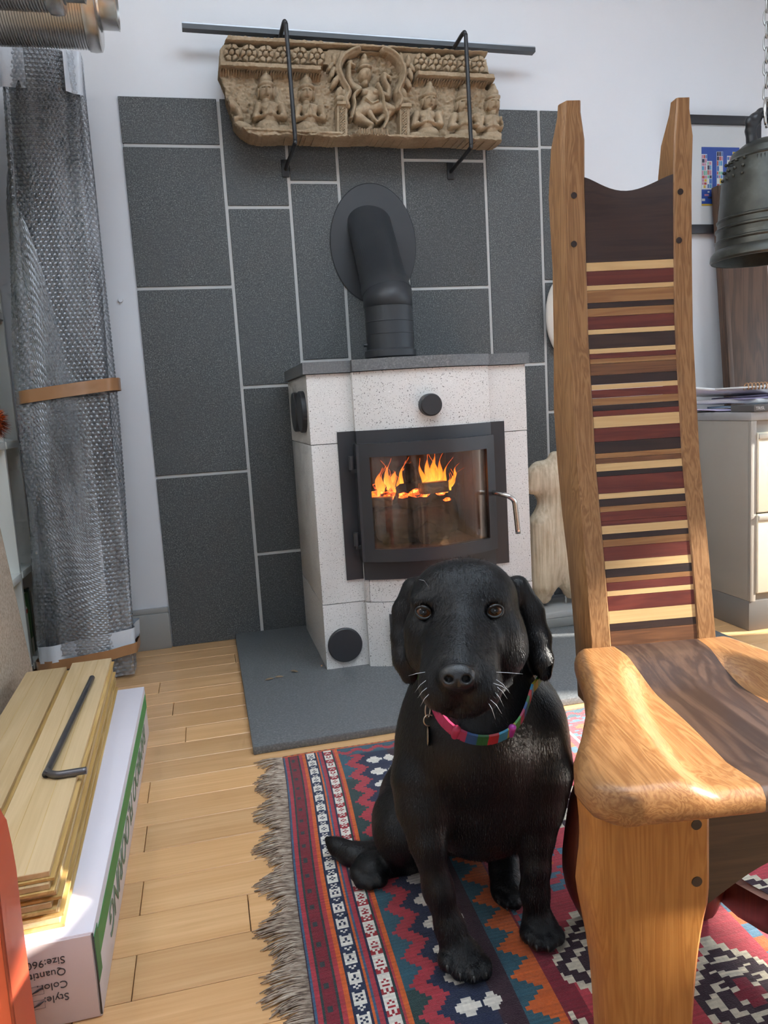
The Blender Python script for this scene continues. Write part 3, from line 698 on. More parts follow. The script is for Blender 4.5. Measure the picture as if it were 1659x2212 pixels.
    # praying figures: (head x, head y, body x, base y, scale, lean)
    def seated(hx, hy, bx, by, s, dr):
        ell(bx+dr*8*s, by-12*s, 40*s, 14*s, .026, .006); ell(bx+dr*26*s, by-14*s, 22*s, 12*s, .024, .008); ell(bx-dr*4*s, by-22*s, 27*s, 18*s, .026, .006)
        ell(bx, by-48*s, 19*s, 30*s, .026, .006); ell(bx, by-62*s, 25*s, 16*s, .025, .006)
        for k in (-1, 1):
            limb([(bx+k*25*s, by-64*s), (bx+k*31*s, by-40*s), (bx+k*6*s, by-46*s), (bx+k*2*s, by-60*s)], [8*s, 7*s, 6*s, 4.5*s], .016, .020)
            cut(bx+k*18*s, by-47*s, 5*s, 6*s, .014)
        limb([(bx, by-46*s), (bx, by-66*s)], [6*s, 3*s], .014, .026)
        ell(hx, hy+20*s, 9*s, 12*s, .024, .004); ell(hx, hy, 16*s, 20*s, .026, .012); ell(hx, hy-13*s, 17*s, 8*s, .022, .018)
        ell(hx, hy-24*s, 14*s, 16*s, .026, .008); ell(hx, hy-35*s, 8*s, 16*s, .024, .008)
        for k in (-1, 1): cut(hx+k*6*s, hy-3*s, 4*s, 2*s, .006); ell(hx+k*16*s, hy+3*s, 3.5*s, 11*s, .02, .01)
        ell(hx, hy+1*s, 2.4*s, 7*s, .012, .034); cut(hx, hy+12*s, 6*s, 1.6*s, .006)
    seated(574, 199, 582, 296, 1.0, 1); seated(661, 204, 668, 298, .97, 1); seated(926, 221, 921, 309, .93, -1); seated(1001, 228, 1003, 314, .95, -1); seated(1064, 226, 1060, 317, .9, -1)
    # broken figure at the left edge
    limb([(496, 226), (512, 238), (520, 258), (500, 262)], [12, 9, 7, 6], .02, .014); ell(522, 276, 26, 13, .028, .008, .25); ell(506, 262, 14, 10, .024, .01); ell(497, 218, 12, 9, .022, .008)
    # dancer in the arch
    limb([(800, 208), (794, 222), (790, 232)], [20, 15, 17], .022, .012); ell(785, 204, 8, 8, .012, .026); ell(806, 204, 8, 8, .012, .026)
    limb([(772, 196), (757, 186), (752, 172), (752, 150), (755, 139)], [9, 8, 6.5, 5, 6], .018, .016); limb([(752, 140), (764, 146)], [5, 3], .012, .02)
    limb([(815, 203), (836, 212), (838, 196), (829, 178), (828, 165)], [8, 6.5, 6, 5, 6], .018, .016); limb([(828, 165), (841, 172), (842, 180)], [4.5, 3.5, 2], .012, .02)
    limb([(790, 236), (768, 246), (772, 256), (800, 274)], [15, 13, 11, 7], .026, .012); limb([(800, 274), (798, 282), (788, 288)], [7, 6, 6], .02, .014)
    limb([(800, 234), (826, 234), (845, 240)], [14, 14, 9], .026, .012); limb([(845, 242), (828, 254), (812, 268)], [8, 8, 5], .02, .012); limb([(796, 246), (806, 262), (812, 268)], [6, 5, 3], .016, .018)
    limb(spline([(776, 200), (762, 212), (763, 235), (756, 262)], 5), [3.2]*16, .014, .03); limb(spline([(812, 190), (822, 215), (826, 240), (833, 262), (824, 284)], 5), [3.6]*21, .014, .032)
    limb([(786, 220), (800, 232), (812, 226)], [3, 3, 3], .01, .034)
    ell(788, 181, 8, 9, .022, .008); ell(788, 164, 14, 17, .028, .012); ell(787, 150, 15, 6, .022, .02); ell(786, 140, 12, 12, .026, .01); ell(786, 129, 7, 13, .024, .008); ell(789, 166, 2.2, 6, .012, .036)
    m_ = (X > 769) & (X < 832) & (Y > 288) & (Y < 300+.04*(X-769)); up(np.where(m_, .050+.003*np.sin(X*1.2), -1))
    H += .0012*vnoise(3, 11)+.0016*vnoise(6, 12)
    # outline mask and hole
    O = np.array(outline, float); ins = np.zeros(X.shape, bool); dist = np.full(X.shape, 1e9)
    for i in range(len(O)):
        a, b = O[i], O[(i+1) % len(O)]; ab = b-a; t = np.clip(((X-a[0])*ab[0]+(Y-a[1])*ab[1])/(ab@ab), 0, 1); dist = np.minimum(dist, np.hypot(X-a[0]-t*ab[0], Y-a[1]-t*ab[1]))
        c = ((a[1] > Y) != (b[1] > Y)) & (X < (b[0]-a[0])*(Y-a[1])/(b[1]-a[1]+1e-12)+a[0]); ins ^= c
    ed = dist+3*vnoise(7, 21)-1.5; H *= np.where(ins, np.clip((ed+3)/6, .45, 1), 1)
    ins &= np.hypot((X-1053)/4.2, (Y-189)/6) > 1; ins &= (dist > 1.2*vnoise(6, 31))
    # world positions
    n0, n1 = X.shape; dirs = ((X-CXP)/F_PX)[..., None]*_r+((Y-CYP)/F_PX)[..., None]*_d+_f
    P = CAM+dirs*((RY-.02)/dirs[..., 1])[..., None]; P[..., 1] = RY-H*1.32
    cell = ins[:-1, :-1] & ins[1:, :-1] & ins[1:, 1:] & ins[:-1, 1:]
    used = np.zeros(ins.shape, bool)
    for a in (0, 1):
        for b in (0, 1): used[a:n0-1+a, b:n1-1+b] |= cell
    idx = np.full(ins.shape, -1); idx[used] = np.arange(used.sum()); I, J = np.nonzero(cell)
    Q = np.stack([idx[I, J], idx[I, J+1], idx[I+1, J+1], idx[I+1, J]], 1); V = P[used]; nV = len(V)
    Vb = V.copy(); Vb[:, 1] = RY+.035
    # side walls along the boundary
    E = {}
    for q in Q:
        for k in range(4): e = (q[k], q[(k+1) % 4]); E[e] = True
    side = [(b, a, a+nV, b+nV) for (a, b) in E if (b, a) not in E]
    Qb = Q[:, ::-1]+nV
    return np.concatenate([V, Vb]), np.concatenate([Q, np.array(side), Qb])
V, Q = build_relief()
rel = fastmesh('carved_relief', V, Q, sandstone(), None, True)
try: rel.data.set_sharp_from_angle(angle=R(50))
except Exception: pass
tag(rel, 'brown sandstone relief carved with praying figures around a dancer in an arch', 'relief')

brk_top = [(608, 60, 628, 335), (983, 85, 995, 345)]
for i, (hx, X0, zt, zb) in enumerate(((0, .364, 2.0, 1.632), (0, .952, 1.995, 1.628))):
    root = empty('iron_bracket', (X0, W, zb), ('black iron hook bracket left of the arch, holding the carved relief', 'black iron hook bracket right of the arch, holding the carved relief')[i], 'bracket', 'iron brackets holding the relief')
    yf = RY-.100
    path = [(X0-.012, W+.004, zt-.045), (X0-.010, W-.05, zt-.02), (X0-.004, yf+.015, zt-.003), (X0, yf, zt-.012), (X0+.001, yf-.001, zt-.04), (X0+.004, yf, zb+.05), (X0+.004, yf+.002, zb+.015), (X0+.002, yf+.012, zb+.003), (X0-.006, W-.06, zb-.012), (X0-.010, W+.004, zb-.02)]
    wpart(tube('hook_rod', spline(path, 5), .0068, M_IRON, None, 12), root)
    wpart(box('wall_plate', X0-.022, X0+.002, W-.006, W+.002, zb-.045, zb+.012, M_IRON, bevel=.002), root)
# slim curtain-track rail lying on the brackets above the relief
ra, rb = at(393, 57, Y=2.655), at(1153, 109, Y=2.655)
rail = empty('track_rail', tuple(ra), 'slim grey and black metal track lying across the top of the relief brackets', 'rail')
ln = float(np.linalg.norm(rb-ra)); rx = Vector(rb-ra).normalized()
bm = bmesh.new(); bbox(bm, 0, ln, -.014, .014, -.0105, .004); o = bm_obj('rail_body', bm, plain('dark anodised rail', (.03, .032, .036), .35)); o.parent = rail
for k, y in enumerate((-.012, -.003, .006)):
    bm = bmesh.new(); bbox(bm, 0, ln, y, y+.004, .004, .0085); o = bm_obj('rail_rib', bm, plain('grey rail rib', (.32, .33, .35), .3, metal=.6)); o.parent = rail
rail.rotation_euler = (0, -math.asin(rx.z), math.atan2(rx.y, rx.x))

# ================================================================== left side
# --- bookcase
BXF = -.585
bc = empty('bookcase', (BXF, 2.4, 0), 'white bookcase against the left wall behind the bubble-wrapped roll', 'bookcase')
M_BC = plain('white bookcase laminate', (.82, .83, .78), .4, var=.02); M_BCI = plain('pale bookcase back', (.78, .78, .62), .5, var=.02)
for y in (1.55, 2.05, 2.535, 2.72): wpart(box('upright_panel', -.885, BXF, y-.0095, y+.0095, 0, 1.703, M_BC, bevel=.001), bc)
wpart(box('back_panel', -.898, -.886, 1.54, 2.73, 0, 1.703, M_BCI), bc)
for z in (.05, .345, .748, 1.150, 1.51): 
    for a, b in ((1.56, 2.04), (2.06, 2.525), (2.545, 2.710)): wpart(box('shelf', -.885, BXF+.004, a, b, z-.011, z+.011, M_BC, bevel=.001), bc)
wpart(box('top_board', -.89, BXF+.006, 1.53, 2.735, 1.703, 1.725, M_BC, bevel=.001), bc)
# --- books on the bottom shelf
bz = .062
def book(y0, y1, h, d, col, label, name='book', title=None, x_off=0.0):
    root = empty(name, (BXF-.02-x_off, (y0+y1)/2, bz), label, 'book', 'books on the bottom shelf')
    xf = BXF-.015-x_off
    wpart(box('cover', xf-d, xf, y0, y1, bz, bz+h, plain(label[:20], col, .45), bevel=.002), root)
    wpart(box('pages', xf-d-.0004, xf-.006, y0+.003, y1-.003, bz+h-.004, bz+h+.0006, plain('paper edge', (.62, .55, .42), .9)), root)
    return root, xf
book(2.688, 2.707, .20, .2, (.20, .16, .13), 'brown ruled hardback at the far end of the bottom shelf')
book(2.662, 2.686, .215, .2, (.02, .06, .03), 'dark green hardback with a pale top edge on the bottom shelf')
b_, xf = book(2.628, 2.660, .205, .2, (.06, .17, .04), 'bright green paperback on the bottom shelf')
wpart(box('spine_label', xf, xf+.0006, 2.63, 2.658, bz, bz+.055, plain('cream label', (.62, .56, .46), .7)), b_)
b_, xf = book(2.606, 2.626, .165, .2, (.72, .72, .62), 'thin cream book with a red spine mark on the bottom shelf')
wpart(box('spine_mark', xf, xf+.0006, 2.608, 2.624, bz+.145, bz+.158, plain('red mark', (.65, .03, .03), .5)), b_)
b_, xf = book(2.580, 2.604, .19, .2, (.55, .5, .6), 'lilac patterned book nearest the upright panel')
nb = empty('storage_box', (-.78, 2.63, bz), 'navy blue storage box standing behind the books', 'box')
wpart(box('body', -.872, -.812, 2.55, 2.705, bz, .29, plain('navy card', (.006, .012, .035), .6), bevel=.003), nb)
wpart(box('lid', -.876, -.81, 2.548, 2.707, .29, .315, plain('navy card.lid', (.008, .016, .045), .6), bevel=.003), nb)
# --- fluffy orange and black toy on the middle shelf
pz = at(4, 945, X=BXF+.0); toy = empty('plush_toy', (BXF-.03, float(pz[1])-.03, .76), 'shaggy orange and black plush toy on the middle bookcase shelf', 'toy')
c0 = Vector((BXF-.015, float(at(0, 945, X=BXF)[1])-.035, .818)); V = []; Fc = []; cols = []
bm = bmesh.new(); bmesh.ops.create_icosphere(bm, subdivisions=3, radius=.036); bmesh.ops.translate(bm, vec=c0, verts=bm.verts); wpart(bm_obj('body', bm, plain('orange plush', (.5, .09, .02), .9), smooth=True), toy)
rs = random.Random(3); VA, FA, VB, FB = [], [], [], []
for i in range(1500):
    d_ = Vector((rs.gauss(0, 1), rs.gauss(0, 1), rs.gauss(0, 1))).normalized(); s_ = d_.cross(Vector((rs.random(), rs.random(), 1))).normalized()*.0016
    p = c0+d_*.034; tip = c0+d_*(.05+.008*rs.random())+Vector((rs.uniform(-.008, .008), rs.uniform(-.008, .008), -.012*rs.random()))
    v, f = (VB, FB) if rs.random() < .35 else (VA, FA); k = len(v); v += [p-s_, p+s_, tip]; f.append((k, k+1, k+2))
for nm, v, f, cl in (('orange_fur', VA, FA, (.62, .12, .02)), ('black_fur', VB, FB, (.015, .012, .02))):
    o = wpart(mesh(nm, v, f, plain(nm, cl, .9)), toy); o['kind'] = 'stuff'

# --- bubble-wrapped roll standing in the corner
WB = at(200, 1455, Z=0); WBX, WBY = -.415, 2.50
bot = np.array([-.405, 2.515, 0.0]); topc = at(84, 118, Y=2.60); WH = float(topc[2])-.002
topc = np.array([float(topc[0])+.005, 2.60, WH])
HWX, HWY = .121, .062
def wrap_surface(n, m_, off, amp, bubbles, seed, z0=0.0, z1=None, a0=0, a1=2*math.pi):
    z1 = WH if z1 is None else z1
    tf = np.linspace(a0, a1, 6000); cf, sf = np.cos(tf), np.sin(tf); lx, ly = HWX*np.sign(cf)*np.abs(cf)**.55, HWY*np.sign(sf)*np.abs(sf)**.55; al = np.concatenate([[0], np.cumsum(np.hypot(np.diff(lx), np.diff(ly)))]); S_ = np.linspace(0, al[-1], n, endpoint=abs(a1-a0-2*math.pi) > 1e-6); th = np.interp(S_, al, tf)
    ARC = S_[:, None]+np.zeros((1, m_)); zz = np.linspace(z0, z1, m_); T, Zz = np.meshgrid(th, zz, indexing='ij')
    r_ = np.random.default_rng(seed); fold = np.zeros_like(T)
    for k in range(10): fold += r_.uniform(.3, 1)*np.sin(T*r_.integers(2, 9)+Zz*r_.uniform(-5, 5)+r_.uniform(0, 6))*np.sin(Zz*r_.uniform(.8, 3.5)+r_.uniform(0, 6))
    fold *= amp/2.2
    pw = .55; ct, st = np.cos(T), np.sin(T); ux = np.sign(ct)*np.abs(ct)**pw; uy = np.sign(st)*np.abs(st)**pw
    wob = 1+.10*np.sin(Zz*2.1+.6)-.04*(Zz/WH)
    rx, ry = (HWX*wob+off+fold), (HWY*wob+off+fold)
    if bubbles:
        pit = al[-1]/round(al[-1]/.0142) if abs(a1-a0-2*math.pi) < 1e-6 else .0142; u = ARC/pit; v = Zz/(pit*.866); row = np.floor(v)
        best = np.full(T.shape, 9.0)
        for dv in (-1, 0, 1):
            rr = row+dv; uu = u-.5*(rr % 2); du = uu-np.round(uu); best = np.minimum(best, np.hypot(du, (v-rr)*.866))
        b = .0036*np.clip(1-(best/.47)**2, 0, 1)**.6; rx, ry = rx+b, ry+b
    s_ = Zz/WH; cx = bot[0]+(topc[0]-bot[0])*s_; cy = bot[1]+(topc[1]-bot[1])*s_
    V = np.stack([cx+ux*rx, cy+uy*ry, Zz], -1).reshape(-1, 3); i = np.arange(n); closed = abs(a1-a0-2*math.pi) < 1e-6
    I, J = np.meshgrid(np.arange(n if closed else n-1), np.arange(m_-1), indexing='ij'); I2 = (I+1) % n
    Q = np.stack([I*m_+J, I2*m_+J, I2*m_+J+1, I*m_+J+1], -1).reshape(-1, 4); return V, Q
roll = empty('wrapped_roll', tuple(bot), 'tall dark roll in clear bubble wrap and brown tape standing against the white wall', 'wrapped roll')
V, Q = wrap_surface(60, 40, -.012, .012, False, 5, z0=.02); Q = list(map(tuple, Q)); Q.append(tuple(i*40 for i in range(60))[::-1]); Q.append(tuple(i*40+39 for i in range(60)))
wpart(mesh('core', V, Q, plain('dark foam core', (.035, .038, .045), .55, var=.3), None, True), roll)
def m_bubble(name, white, alpha):
    t = NT(name); tr = t.n('ShaderNodeBsdfTransparent'); tr.inputs[0].default_value = (.96, .97, .98, 1); gl = t.n('ShaderNodeBsdfGlossy'); gl.inputs['Roughness'].default_value = .11
    df = t.n('ShaderNodeBsdfDiffuse'); df.inputs[0].default_value = (*white, 1)
    n1 = t.noise(t.coord('Object', (7, 7, 1.0)), 1.8, 4, .6); fa = t.ramp(n1, [(.36, (alpha*.3,)*3), (.66, (min(1, alpha*1.9),)*3)])
    m1 = t.n('ShaderNodeMixShader'); t.l(fa, m1.inputs[0]); t.l(tr.outputs[0], m1.inputs[1]); t.l(df.outputs[0], m1.inputs[2])
    lw = t.n('ShaderNodeLayerWeight'); lw.inputs[0].default_value = .35; m2 = t.n('ShaderNodeMixShader'); f2 = t.n('ShaderNodeMath', _operation='MULTIPLY_ADD'); t.l(lw.outputs['Fresnel'], f2.inputs[0]); f2.inputs[1].default_value = .55; f2.inputs[2].default_value = .07
    t.l(f2.outputs[0], m2.inputs[0]); t.l(m1.outputs[0], m2.inputs[1]); t.l(gl.outputs[0], m2.inputs[2]); t.l(m2.outputs[0], t.out.inputs[0]); return t.m
V, Q = wrap_surface(264, 720, .004, .010, True, 8, z0=.012); o = fastmesh('bubble_wrap', V, Q, m_bubble('bubble wrap film', (.66, .69, .74), .17)); wpart(o, roll); o['kind'] = 'stuff'
V, Q = wrap_surface(120, 420, .012, .014, True, 15, z0=.10, z1=1.42, a0=R(150), a1=R(285)); _fr = np.repeat(np.linspace(0, 1, 120), 420); _z0 = V[:, 2].copy(); V[:, 2] = .10+(_z0-.10)*(1.16-.55*_fr**1.3-.06*np.sin(_fr*9)); V[:, 0] += ((topc[0]-bot[0])/WH)*(V[:, 2]-_z0); V[:, 1] += ((topc[1]-bot[1])/WH)*(V[:, 2]-_z0); o = fastmesh('loose_wrap_flap', V, Q, m_bubble('loose bubble film', (.7, .73, .77), .20)); wpart(o, roll)
M_TAPE = plain('brown parcel tape', (.36, .185, .085), .3, var=.08)
def wband(nm, z0, z1, mat, off=.0215, seed=8, a0=0, a1=2*math.pi, amp=.006, tilt=0.0, m_=6):
    V, Q = wrap_surface(90, m_, off, amp, False, seed, z0, z1, a0, a1)
    if tilt: V[:, 2] += (V[:, 0]-bot[0])*tilt
    return wpart(fastmesh(nm, V, Q, mat), roll)
zt = float(at(140, 845, Y=2.46)[2]); wband('tape_band', zt-.019, zt+.019, M_TAPE, tilt=.10)
zt2 = float(at(200, 1418, Y=2.46)[2]); wband('tape_band', zt2-.016, zt2+.016, M_TAPE, tilt=.10)
M_POLY = plain('crumpled white plastic sheet', (.62, .66, .72), .32, var=.08, bump=.5, scale=10)
wband('plastic_sheet', zt2+.010, zt2+.062, M_POLY, .014, 3, amp=.014, tilt=.10, m_=14)
wband('plastic_sheet', WH-.115, WH-.002, M_POLY, .012, 4, R(185), R(262), .016, m_=14); wband('plastic_sheet', WH-.125, WH-.002, M_POLY, .013, 9, R(292), R(365), .016, m_=14)

# --- two finned aluminium duct silencers on top
M_ALU = plain('aluminium', (.66, .64, .61), .26, metal=.95, var=.05)
def silencer(xr, y, z, r_, length, label, ring_r):
    root = empty('finned_duct', (xr-length, y, z), label, 'duct', 'finned aluminium ducts')
    prof = [(0, -length)]; x = -length; n = int(length/.0064)
    pr = []
    for k in range(n):
        x = -length+k*.0064; pr += [(r_-.005, x), (r_, x+.001), (r_, x+.0034), (r_-.005, x+.0044)]
    prof = [(0, -length)]+pr+[(r_-.005, -.03), (0, -.03)]
    wpart(lathe('finned_shell', prof, M_ALU, None, 72, (xr, y, z), 'x'), root)
    wpart(lathe('end_flange', [(r_-.01, -.034), (r_+.004, -.034), (r_+.006, -.02), (r_+.004, -.004), (r_-.004, 0), (ring_r+.006, 0), (ring_r+.004, .004), (0, .004)], M_ALU, None, 72, (xr, y, z), 'x'), root)
    wpart(lathe('spigot', [(ring_r, .0), (ring_r, .042), (ring_r+.002, .046), (ring_r-.003, .046), (ring_r-.003, .002)], M_ALU, None, 72, (xr, y, z), 'x'), root)
M_LOOSE0 = wood('pine batten', (.6, .42, .22), (.42, .27, .12), axis='x')
r1 = .118; fx = float(at(211, 60, Y=2.13)[0])
silencer(fx, 2.225, 1.7505+r1+.007, r1, .70, 'large finned aluminium duct lying across the bookcase top in front of the white wall', .072)
o = box('packing_batten', -.85, -.60, 2.16, 2.29, 1.7252, 1.7500, M_LOOSE0, bevel=.002); tag(o, 'short pine batten under the large finned duct on the bookcase top', 'batten')
r2 = .092; fx2 = float(at(131, 10, Y=1.93)[0])
silencer(fx2, 1.99, 1.7255+r2+.007, r2, .62, 'smaller finned aluminium duct in front of the large one, mostly above the frame', .07)
# --- chipboard panel leaning along the bookcase
def m_mdf():
    t = NT('chipboard'); c = t.coord('Object'); n1 = t.noise(c, 130, 3, .7); t.set(color=t.ramp(n1, [(.35, (.40, .31, .22)), (.5, (.53, .43, .33)), (.68, (.64, .55, .45))]), rough=.8); return t.m
e0 = at(92, 1525, X=-.5); e1 = at(-2, 1052, Y=2.31)
zb = 0.002
x_b, y_b = -.505, float(at(91, 1540, X=-.505)[1])
x_t = float(e1[0]); z_t = float(e1[2]); y_f = y_b; 
slope = (x_t-x_b)/(z_t)
zt_ = z_t+.03
P0 = Vector((x_b, y_f, zb)); P1 = Vector((x_b+slope*zt_, y_f-.0, zt_))
Yn = 1.15
mdf = empty('chipboard_panel', (x_b, 1.8, 0), 'beige chipboard panel leaning upright at the left edge of the picture', 'panel')
wpart(prism('board', [P0, P1, P1+Vector((0, Yn-y_f, 0)), P0+Vector((0, Yn-y_f, 0))], (-.019, 0, .0), m_mdf(), bevel=.001), mdf)
wpart(prism('edge_band', [P0+Vector((0, .0005, 0)), P1+Vector((0, .0005, 0)), P1+Vector((0, .0025, 0)), P0+Vector((0, .0025, 0))], (-.019, 0, 0), plain('raw edge', (.46, .36, .26), .9)), mdf)

# --- flooring carton
BX0, BX1, BY0, BY1, BZ1 = -.475, -.202, 1.017, 1.985, .126
carton = empty('flooring_carton', (-.34, 1.5, 0), 'long white cardboard flooring carton with a green stripe on the floor', 'box')
M_CARD = plain('white carton print', (.74, .70, .76), .5, var=.04); M_CARD2 = plain('shaded pink carton end', (.56, .47, .47), .6, var=.04)  # carton end is duller and pinker: its shade is put into the colour
wpart(box('carton_body', BX0, BX1, BY0, BY1, 0, BZ1, [M_CARD], bevel=.002), carton)
wpart(box('end_flap', BX0+.003, BX1-.003, BY0-.0022, BY0+.001, .002, BZ1-.003, M_CARD2, bevel=.001), carton)
M_GREEN = plain('green print', (.05, .30, .09), .5); M_INK = plain('dark print ink', (.055, .05, .055), .6, var=.02); M_INKG = plain('green-grey lettering', (.16, .24, .16), .6, var=.02)
wpart(box('green_stripe', BX1-.0004, BX1+.0007, BY0+.003, BY1-.002, .072, .108, M_GREEN), carton)
Mx = Matrix(((0, 0, 1, BX1+.0009), (-1, 0, 0, 0), (0, -1, 0, 0), (0, 0, 0, 1)))   # text x -> -Y, text y -> -Z, facing +X
wpart(text_mesh('side_lettering', 'BAMBOO FLOORING', .058, Matrix.Translation(Vector((0, BY1-.10, .068))) @ Mx, M_INKG, None, shear=.25, sx=1.35), carton)
wpart(box('stripe_tab', BX1-.0004, BX1+.0008, BY0, BY0+.03, .05, .118, plain('dark green print', (.03, .2, .07), .5)), carton)
Me = Matrix(((-1, 0, 0, 0), (0, 0, -1, BY0-.0026), (0, -1, 0, 0), (0, 0, 0, 1)))
for s_, px, py in (('Size:960*', 141, 2072), ('Quantity: 2', 143, 2097), ('Color:', 147, 2124), ('Style:', 150, 2151)):
    p = at(px, py, Y=BY0-.0026); wpart(text_mesh('end_lettering', s_, .0148, Matrix.Translation(Vector((float(p[0]), 0, float(p[2])+.005))) @ Me, M_INK), carton)
for px, py in ((83, 2140), (86, 2170)):
    p = at(px, py, Y=BY0-.0026); x, z = float(p[0]), float(p[2])
    wpart(tube('check_box', [(x-.0085, BY0-.0028, z-.006), (x+.0065, BY0-.0028, z-.006), (x+.0065, BY0-.0028, z+.006), (x-.0085, BY0-.0028, z+.006)], .0003, M_INK, None, 4, closed=True), carton)
    wpart(tube('tick_mark', [(x-.008, BY0-.003, z-.003), (x-.001, BY0-.003, z), (x+.006, BY0-.003, z+.004)], [.0006, .0016, .0005], M_INK, None, 5), carton)
wpart(tube('worn_edge', [(BX1-.001, BY0-.001, .005), (BX1-.0005, BY0-.001, .06), (BX1-.001, BY0-.001, BZ1-.002)], .0013, plain('dark torn edge', (.06, .05, .045), .9), None, 6), carton)

# --- loose bamboo planks stacked on the carton
M_LOOSE = wood('loose bamboo', (.72, .54, .32), (.58, .41, .21), scale=.9, axis='y', rough=.4, ring=.7, contrast=.6, rnd=.12, coat=.1)
M_LEDGE = wood('bamboo edge', (.72, .50, .21), (.52, .33, .11), scale=.9, axis='y', rough=.55, rnd=.1, coat=0)
def loose(cx, yc, z, rot, lab, grp, w=.094, L=.958, th=.0125):
    root = empty('loose_plank', (cx, yc, z), lab, 'plank', grp, rot=(0, 0, rot))
    bm = bmesh.new(); bbox(bm, -w/2, w/2, -L/2, L/2, th*.30, th, .0008, 1); o = bm_obj('board', bm, M_LOOSE); o.parent = root
    bm = bmesh.new(); bbox(bm, -w/2+.003, w/2+.006, -L/2-.004, L/2-.004, 0.0, th*.30); o = bm_obj('tongue', bm, M_LEDGE); o.parent = root
    for xx in (-.016, .016):
        bm = bmesh.new(); bbox(bm, xx-.0004, xx+.0004, -L/2, L/2, th, th+.0003); o = bm_obj('strip_line', bm, M_LEDGE); o.parent = root
names = ['bottom', 'second', 'third', 'fourth', 'fifth', 'sixth']
zz = BZ1+.0005
offs = [(.004, 0), (.002, .004), (-.001, -.004), (.003, .002), (-.003, -.003), (-.001, .006)]
for k in range(6):
    lab = 'loose bamboo plank on the carton, %s of its stack%s' % (names[k] if k < 5 else 'topmost', '' if k < 5 else ', under the bent rod')
    loose(-.311+offs[k][0], 1.521+offs[k][1], zz, R(1.55)+.004*math.sin(k*2.3), lab, 'planks stacked on the carton'); zz += .0132
ztop = zz
zz = BZ1+.0005
for k in range(5):
    loose(-.424, 1.545+.004*math.sin(k*3), zz, R(1.2)+.003*math.sin(k*1.7), 'loose bamboo plank beside the chipboard, %s of its stack' % (names[k] if k < 4 else 'topmost'), 'planks stacked beside the chipboard'); zz += .0132
# --- bent steel rod lying on the planks
kz = ztop+.0065
ka, kb_, kc = [at(px, py, Z=kz) for px, py in ((199, 1464), (97, 1678), (187, 1664))]
dA = (ka-kb_)/np.linalg.norm(ka-kb_); dC = (kc-kb_)/np.linalg.norm(kc-kb_)
pth = [ka, kb_+dA*.05, kb_+dA*.022, kb_+dA*.008+dC*.008, kb_+dC*.022, kb_+dC*.04, kc]
bar = tube('bent_rod', spline(pth, 5), .0062, plain('worn dark steel', (.16, .155, .165), .35, metal=.8, var=.35, scale=30), None, 14); tag(bar, 'bent dark steel rod lying on the top plank', 'rod')

# --- orange plastic case at the left edge
OY0 = .86
cs = empty('plastic_case', (-.38, 1.0, 0), 'orange plastic case at the bottom left edge of the picture', 'case')
p_ = [at(px, py, Y=OY0+.08) for px, py in ((-60, 1700), (-10, 1725), (12, 1775), (24, 1830), (33, 1880), (45, 1985), (60, 2100), (76, 2215))]
poly = [(float(q[0]), OY0, float(q[2])) for q in p_]; zbm = .0
poly.append((float(p_[-1][0])+.004, OY0, zbm)); x_l = float(p_[0][0])-.14; poly += [(x_l, OY0, zbm), (x_l, OY0, poly[0][2]+.0)]
M_OR = plain('orange plastic', (.60, .10, .045), .42, var=.08); 
wpart(prism('case_shell', poly[::-1], (0, .085, 0), M_OR, bevel=.005, seg=3), cs)
q_ = [at(px, py, Y=OY0-.001) for px, py in ((-90, 1866), (-30, 1862), (-16, 1872), (-8, 1900), (4, 2010), (18, 2120), (32, 2225))]
wpart(tube('groove_shade', spline([tuple(q) for q in q_], 4), .0022, plain('groove shade orange', (.25, .035, .015), .5), None, 8), cs)  # darker orange bead, painted for the shade inside the groove
